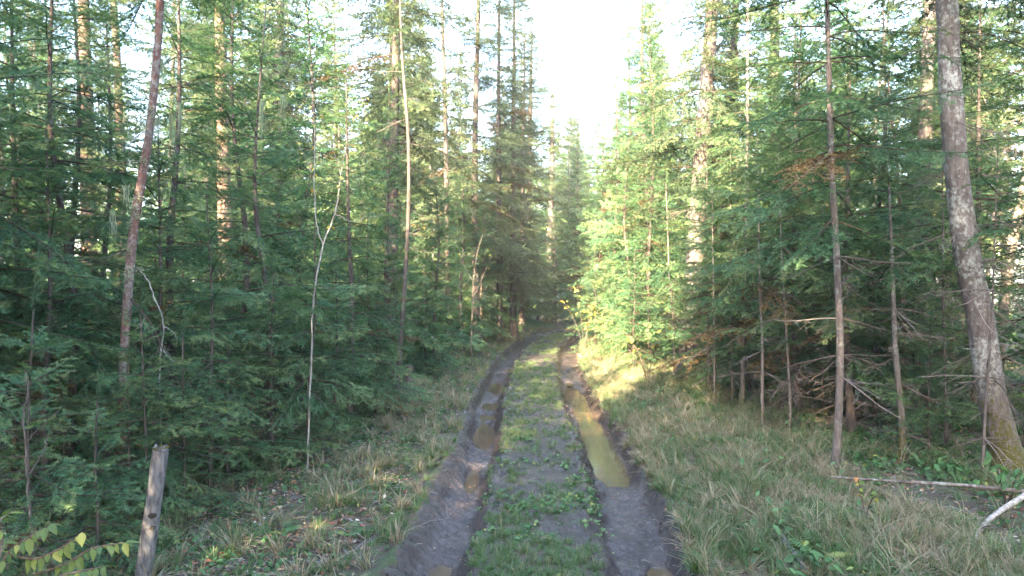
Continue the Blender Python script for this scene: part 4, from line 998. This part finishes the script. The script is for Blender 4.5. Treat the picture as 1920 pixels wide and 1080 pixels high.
# ------------------------------------------------------------------ broadleaved saplings, shrubs, ferns
def leaf_mesh(l, w_, mat, tint): 
    v, f = leaf_pts(l, w_, .2, 4, .25); g = Geo(); g.add(v, f, tint); return g.mesh('leaf', [mat])
LY = [leaf_mesh(.05, .032, M_yellow, x) for x in (.1, .35, .6, .85)]
LBIG = [leaf_mesh(.11, .042, M_yellow, x) for x in (.0, .05, .25, .55)]
def sapling(name, label, cat, stems, mat, leaves, seed, lmesh, lscale=1.0, side=(), twigmat=None):
    """stems: lists of (px,py,d,r); leaves hang along them"""
    b0 = W(*stems[0][0][:3]); b0.z = gz(b0.x, b0.y) if b0.z < .5 else b0.z; root = thing(name, b0, label, cat); rng = np.random.RandomState(seed)
    for k, st_ in enumerate(stems):
        pts = [W(a, b_, d) - b0 for a, b_, d, r in st_]
        if k == 0: pts[0] = Vector((0, 0, -.02))
        P_, r_ = smooth_path(pts, [q[3] for q in st_], max(10, len(pts) * 5))
        P_ = P_ + rng.normal(0, .003, P_.shape)
        g = Geo(); tube(g, P_, r_, 7, .5, 0, .1, seed + k); obj('stem' if k == 0 else 'branch', g.mesh('stem', [mat], True), root)
        for j in range(leaves[k] if k < len(leaves) else 0):
            i = rng.randint(len(P_) // 3, len(P_)); o = obj('leaf', lmesh[rng.randint(len(lmesh))], root, P_[i] + rng.normal(0, .015, 3))
            o.rotation_euler = (rng.normal(0, .5), rng.uniform(-.3, .8), rng.uniform(0, 6.28)); s_ = rng.uniform(.6, 1.15) * lscale; o.scale = (s_,) * 3
    return root
d = 6.5
birch = sapling('birch_sapling', 'thin white forked birch sapling with few yellow leaves, left of the track', 'birch sapling',
  [[(575, 893, d, 0.0095), (578, 800, d, 0.0088), (583, 680, d, 0.0082), (588, 560, d, 0.0078), (606, 460, d, 0.0068), (628, 400, d, 0.0054), (640, 330, d, 0.0041), (652, 262, d, 0.0027), (658, 215, d, 0.0014)],
   [(606, 460, d, 0.0061), (594, 420, d, 0.0048), (590, 340, d, 0.0041), (591, 270, d, 0.0034), (590, 215, d, 0.0020), (580, 150, d, 0.0010)],
   [(628, 400, d, 0.0034), (660, 415, d, 0.0024), (690, 408, d, 0.0020), (722, 404, d, 0.0010)],
   [(640, 330, d, 0.0027), (628, 290, d, 0.0020), (612, 250, d, 0.0014), (600, 215, d, 0.0007)],
   [(590, 340, d, 0.0027), (575, 300, d, 0.0020), (556, 262, d, 0.0010)],
   [(652, 262, d, 0.0020), (668, 220, d, 0.0014), (690, 180, d, 0.0007)]],
  M_birch, [12, 12, 4, 6, 6, 6], 71, LY, .9)
sapling('bare_sapling', 'bare grey crooked sapling in the bottom left fir boughs', 'sapling',
  [[(52, 960, 3.7, .007), (48, 900, 3.7, .006), (45, 830, 3.7, .0055), (43, 770, 3.7, .005), (50, 745, 3.7, .0045), (46, 692, 3.7, .002)],
   [(50, 890, 3.7, .005), (78, 850, 3.7, .004), (84, 830, 3.7, .003), (96, 800, 3.7, .0015)],
   [(46, 828, 3.7, .004), (75, 802, 3.7, .003), (100, 778, 3.7, .0025), (110, 770, 3.7, .001)]], M_bark, [], 72, LY)
sapling('dead_sapling', 'pale lichen-covered dead stem hanging crookedly right of the red trunk', 'dead sapling',
  [[(300, 880, 5.6, .008), (300, 780, 5.6, .007), (298, 690, 5.6, .006), (306, 610, 5.6, .006), (290, 560, 5.6, .0055), (276, 525, 5.6, .005), (255, 498, 5.6, .003)],
   [(306, 610, 5.6, .004), (326, 625, 5.6, .003), (332, 640, 5.6, .002)], [(300, 650, 5.6, .004), (315, 670, 5.6, .003), (332, 684, 5.6, .0015)]], M_birch, [], 73, LY)
sapling('bare_sapling', 'thin bare grey stem with forked twigs above the firs, upper left of centre', 'sapling',
  [[(885, 700, 13.5, .007), (884, 640, 13.5, .006), (886, 560, 13.5, .005), (892, 490, 13.5, .004), (905, 440, 13.5, .004)], [(886, 560, 13.5, .004), (905, 520, 13.5, .003), (922, 480, 13.5, .002)], [(888, 530, 13.5, .004), (872, 500, 13.5, .003), (862, 470, 13.5, .002)]], M_bark, [3, 3, 3], 74, LY, 1.2)
# shrubs with yellow leaves
def shrub(name, label, px, py, d, h, n, nl, seed, lm, ls, spread=.6, mat=M_twig):
    b0 = G(px, py) if d is None else W(px, HOR, d); b0.z = gz(b0.x, b0.y); root = thing(name, b0, label, 'shrub'); rng = np.random.RandomState(seed)
    for k in range(n):
        az = rng.uniform(0, 6.28); hh = h * rng.uniform(.6, 1.1); dv = np.array([math.cos(az), math.sin(az), 0]) * hh * spread * rng.uniform(.4, 1.1)
        pts = [np.zeros(3), dv * .25 + [0, 0, hh * .45], dv * .65 + [0, 0, hh * .8], dv + [0, 0, hh]]
        P_, r_ = smooth_path(pts, [.006, .005, .0035, .0015], 10); g = Geo(); tube(g, P_, r_, 5, .5); obj('stem', g.mesh('stem', [mat]), root)
        for j in range(nl):
            i = rng.randint(4, 11); o = obj('leaf', lm[rng.randint(len(lm))], root, P_[i] + rng.normal(0, .03, 3) * h)
            o.rotation_euler = (rng.normal(0, .6), rng.uniform(-.2, .8), rng.uniform(0, 6.28)); s_ = rng.uniform(.6, 1.2) * ls; o.scale = (s_,) * 3
    return root
shrub('yellow_shrub', 'shrub with pale yellow leaves on the right bank before the sunlit firs', 1215, 735, None, 1.1, 6, 9, 81, LY, 1.7)
shrub('yellow_shrub', 'yellow-leaved shrub leaning over the right rut at the bend', 1095, 665, None, 1.7, 5, 12, 82, LY, 2.2)
shrub('yellow_sprig', 'small yellow-leaved sprig in the dry grass above the thin log', 1625, 1010, None, .32, 3, 6, 83, LY, .9, .5)
shrub('yellow_sprig', 'tiny yellowing sprig in the grass at the left of the thin pale stems', 1345, 835, None, .3, 2, 4, 84, LY, .8, .4)
shrub('green_shrub', 'green-leaved shrub with an orange leaf at the right frame edge over the thin log', 1890, 1000, None, .45, 5, 9, 85, [leaf_mesh(.06, .025, M_herb, x) for x in (.2, .5, .7, .4)], 1.2, .8)
# pinnate yellow-green leaves in the lower left corner
def pinnate(name, label, fronds, seed, lm, ls):
    b0 = W(*fronds[0][0][:3]); b0.z = gz(b0.x, b0.y); root = thing(name, b0, label, 'shrub'); rng = np.random.RandomState(seed)
    for fr in fronds:
        pts = [W(a, b_, d) - b0 for a, b_, d in fr]; P_, r_ = smooth_path(pts, [.004] * (len(pts) - 1) + [.0012], 12)
        g = Geo(); tube(g, P_, r_, 5, .5); obj('stem', g.mesh('stem', [M_barkbrown]), root)
        for i in range(3, 13):
            T = unit(P_[min(12, i + 1)] - P_[i - 1]); az = math.atan2(T[1], T[0])
            for sd in (-1, 1):
                o = obj('leaf', lm[rng.randint(len(lm))], root, P_[i]); o.rotation_euler = (rng.normal(0, .3), rng.uniform(0, .6), az + sd * rng.uniform(.7, 1.1)); s_ = ls * rng.uniform(.6, 1.1); o.scale = (s_,) * 3
    return root
pinnate('rowan_shrub', 'broad-leaved shrub with green and yellow leaflets in the lower left corner', [
  [(-20, 1100, 2.6), (10, 1040, 2.6), (50, 1010, 2.6), (90, 985, 2.6)], [(10, 1040, 2.6), (60, 1050, 2.6), (110, 1030, 2.6), (150, 1000, 2.6)],
  [(-20, 1100, 2.6), (0, 1020, 2.7), (-5, 980, 2.7), (20, 960, 2.8)], [(60, 1080, 2.6), (120, 1060, 2.6), (170, 1030, 2.6), (230, 1020, 2.6)], [(40, 1100, 2.5), (100, 1085, 2.5), (140, 1075, 2.5), (190, 1065, 2.5)]], 91, LBIG, .62)
# ferns
def fern(label, px, py, n, fl, seed, tint, d=None):
    b0 = G(px, py); b0.z = gz(b0.x, b0.y); root = thing('fern', b0, label, 'fern'); rng = np.random.RandomState(seed)
    for k in range(n):
        az = k / n * 6.28 + rng.normal(0, .3); g = Geo(); l = fl * rng.uniform(.7, 1.1); P_ = []
        for q in np.linspace(0, 1, 14): P_.append(np.array([math.cos(az) * l * q * .8, math.sin(az) * l * q * .8, l * (.75 * q - .45 * q * q)]))
        P_ = np.array(P_); tube(g, P_, np.linspace(.0025, .0008, 14), 3, tint, 0, cap=False)
        v, f = leaf_pts(1, .22, .1, 2, .15)
        for i in range(2, 14):
            q = i / 13; pl = l * .30 * math.sin(math.pi * min(1, q * .92 + .08)) ** .8
            for sd in (-1, 1):
                M_ = np.array(Euler((0, .1, az + sd * 1.2)).to_matrix()); g.add((v * pl) @ M_.T + P_[i], f, tint + rng.normal(0, .06))
        obj('frond', g.mesh('frond', [M_herb]), root)
    return root
fern('bright pale green fern at the bottom edge right of the track', 1545, 1070, 5, .30, 1, .85)
fern('small fern among herbs on the left verge', 525, 1010, 4, .22, 2, .8)
fern('fern near the bottom left of the verge beside the track', 655, 1010, 4, .18, 3, .75)

# ------------------------------------------------------------------ hanging beard lichen on branches, brown dead twig heaps
def beards(root, spots, seed):
    rng = np.random.RandomState(seed); b0 = root.location
    for (px, py, d, ln) in spots:
        g = Geo(); c0 = W(px, py, d) - b0
        for k in range(16):
            s0 = np.array(c0) + rng.normal(0, .012, 3) * [1, 1, .5]; l = ln * rng.uniform(.4, 1.1); pts = [s0]; dx = rng.normal(0, .02, 3)
            for q in range(4): pts.append(pts[-1] + np.array([rng.normal(0, .006), rng.normal(0, .006), -l / 4]))
            tube(g, pts, [.0022, .002, .0016, .0012, .0006], 3, rng.rand(), 0, cap=False)
        obj('beard_lichen', g.mesh('beard_lichen', [M_lichen]), root)
beards(redt, [(322, 215, 5.5, .32), (337, 195, 5.5, .25), (303, 110, 5.5, .22), (293, 220, 5.5, .25), (268, 215, 5.5, .2), (237, 350, 5.5, .18), (212, 395, 5.5, .25), (212, 415, 5.5, .15)], 1)
beards(birch, [(492, 190, 6.5, .38), (530, 180, 6.5, .2), (360, 610, 6.5, .2)], 2)

rng = np.random.RandomState(44)
for (px, py) in ((252, 395), (243, 420), (258, 405), (240, 470), (246, 512), (238, 520), (262, 372), (236, 590), (270, 300), (232, 700), (286, 210)):
    g = Geo(); c0 = np.array(W(px, py, 5.46) - redt.location)
    for k in range(60):
        p0 = c0 + rng.normal(0, .016, 3) * [1, .6, 1.6]; d = unit(rng.normal(0, 1, 3)); s_ = unit(np.cross(d, rng.normal(0, 1, 3)))
        g.add([p0 - s_ * .003, p0 + s_ * .003, p0 + d * rng.uniform(.01, .026)], [[0, 1, 2]], rng.rand())
    obj('lichen_tuft', g.mesh('lichen_tuft', [M_lichen]), redt)

# ------------------------------------------------------------------ thin haze in the air
HZ = 0.0009
if HZ > 0:
    g = bpy.data.meshes.new('haze'); x0_, x1_, y0_, y1_, z0_, z1_ = -500, 500, -100, 520, -6, 24
    vs = [(x, y, z) for z in (z0_, z1_) for y in (y0_, y1_) for x in (x0_, x1_)]
    g.from_pydata(vs, [], [(0, 2, 3, 1), (4, 5, 7, 6), (0, 1, 5, 4), (2, 6, 7, 3), (0, 4, 6, 2), (1, 3, 7, 5)])
    mh, t = nodes('haze'); v = N(t, 'ShaderNodeVolumePrincipled'); v.inputs['Density'].default_value = HZ; v.inputs['Color'].default_value = (.95, .96, 1, 1)
    L(t, v.outputs[0], N(t, 'ShaderNodeOutputMaterial').inputs[1]); g.materials.append(mh)
    tag(obj('haze', g), kind='stuff')
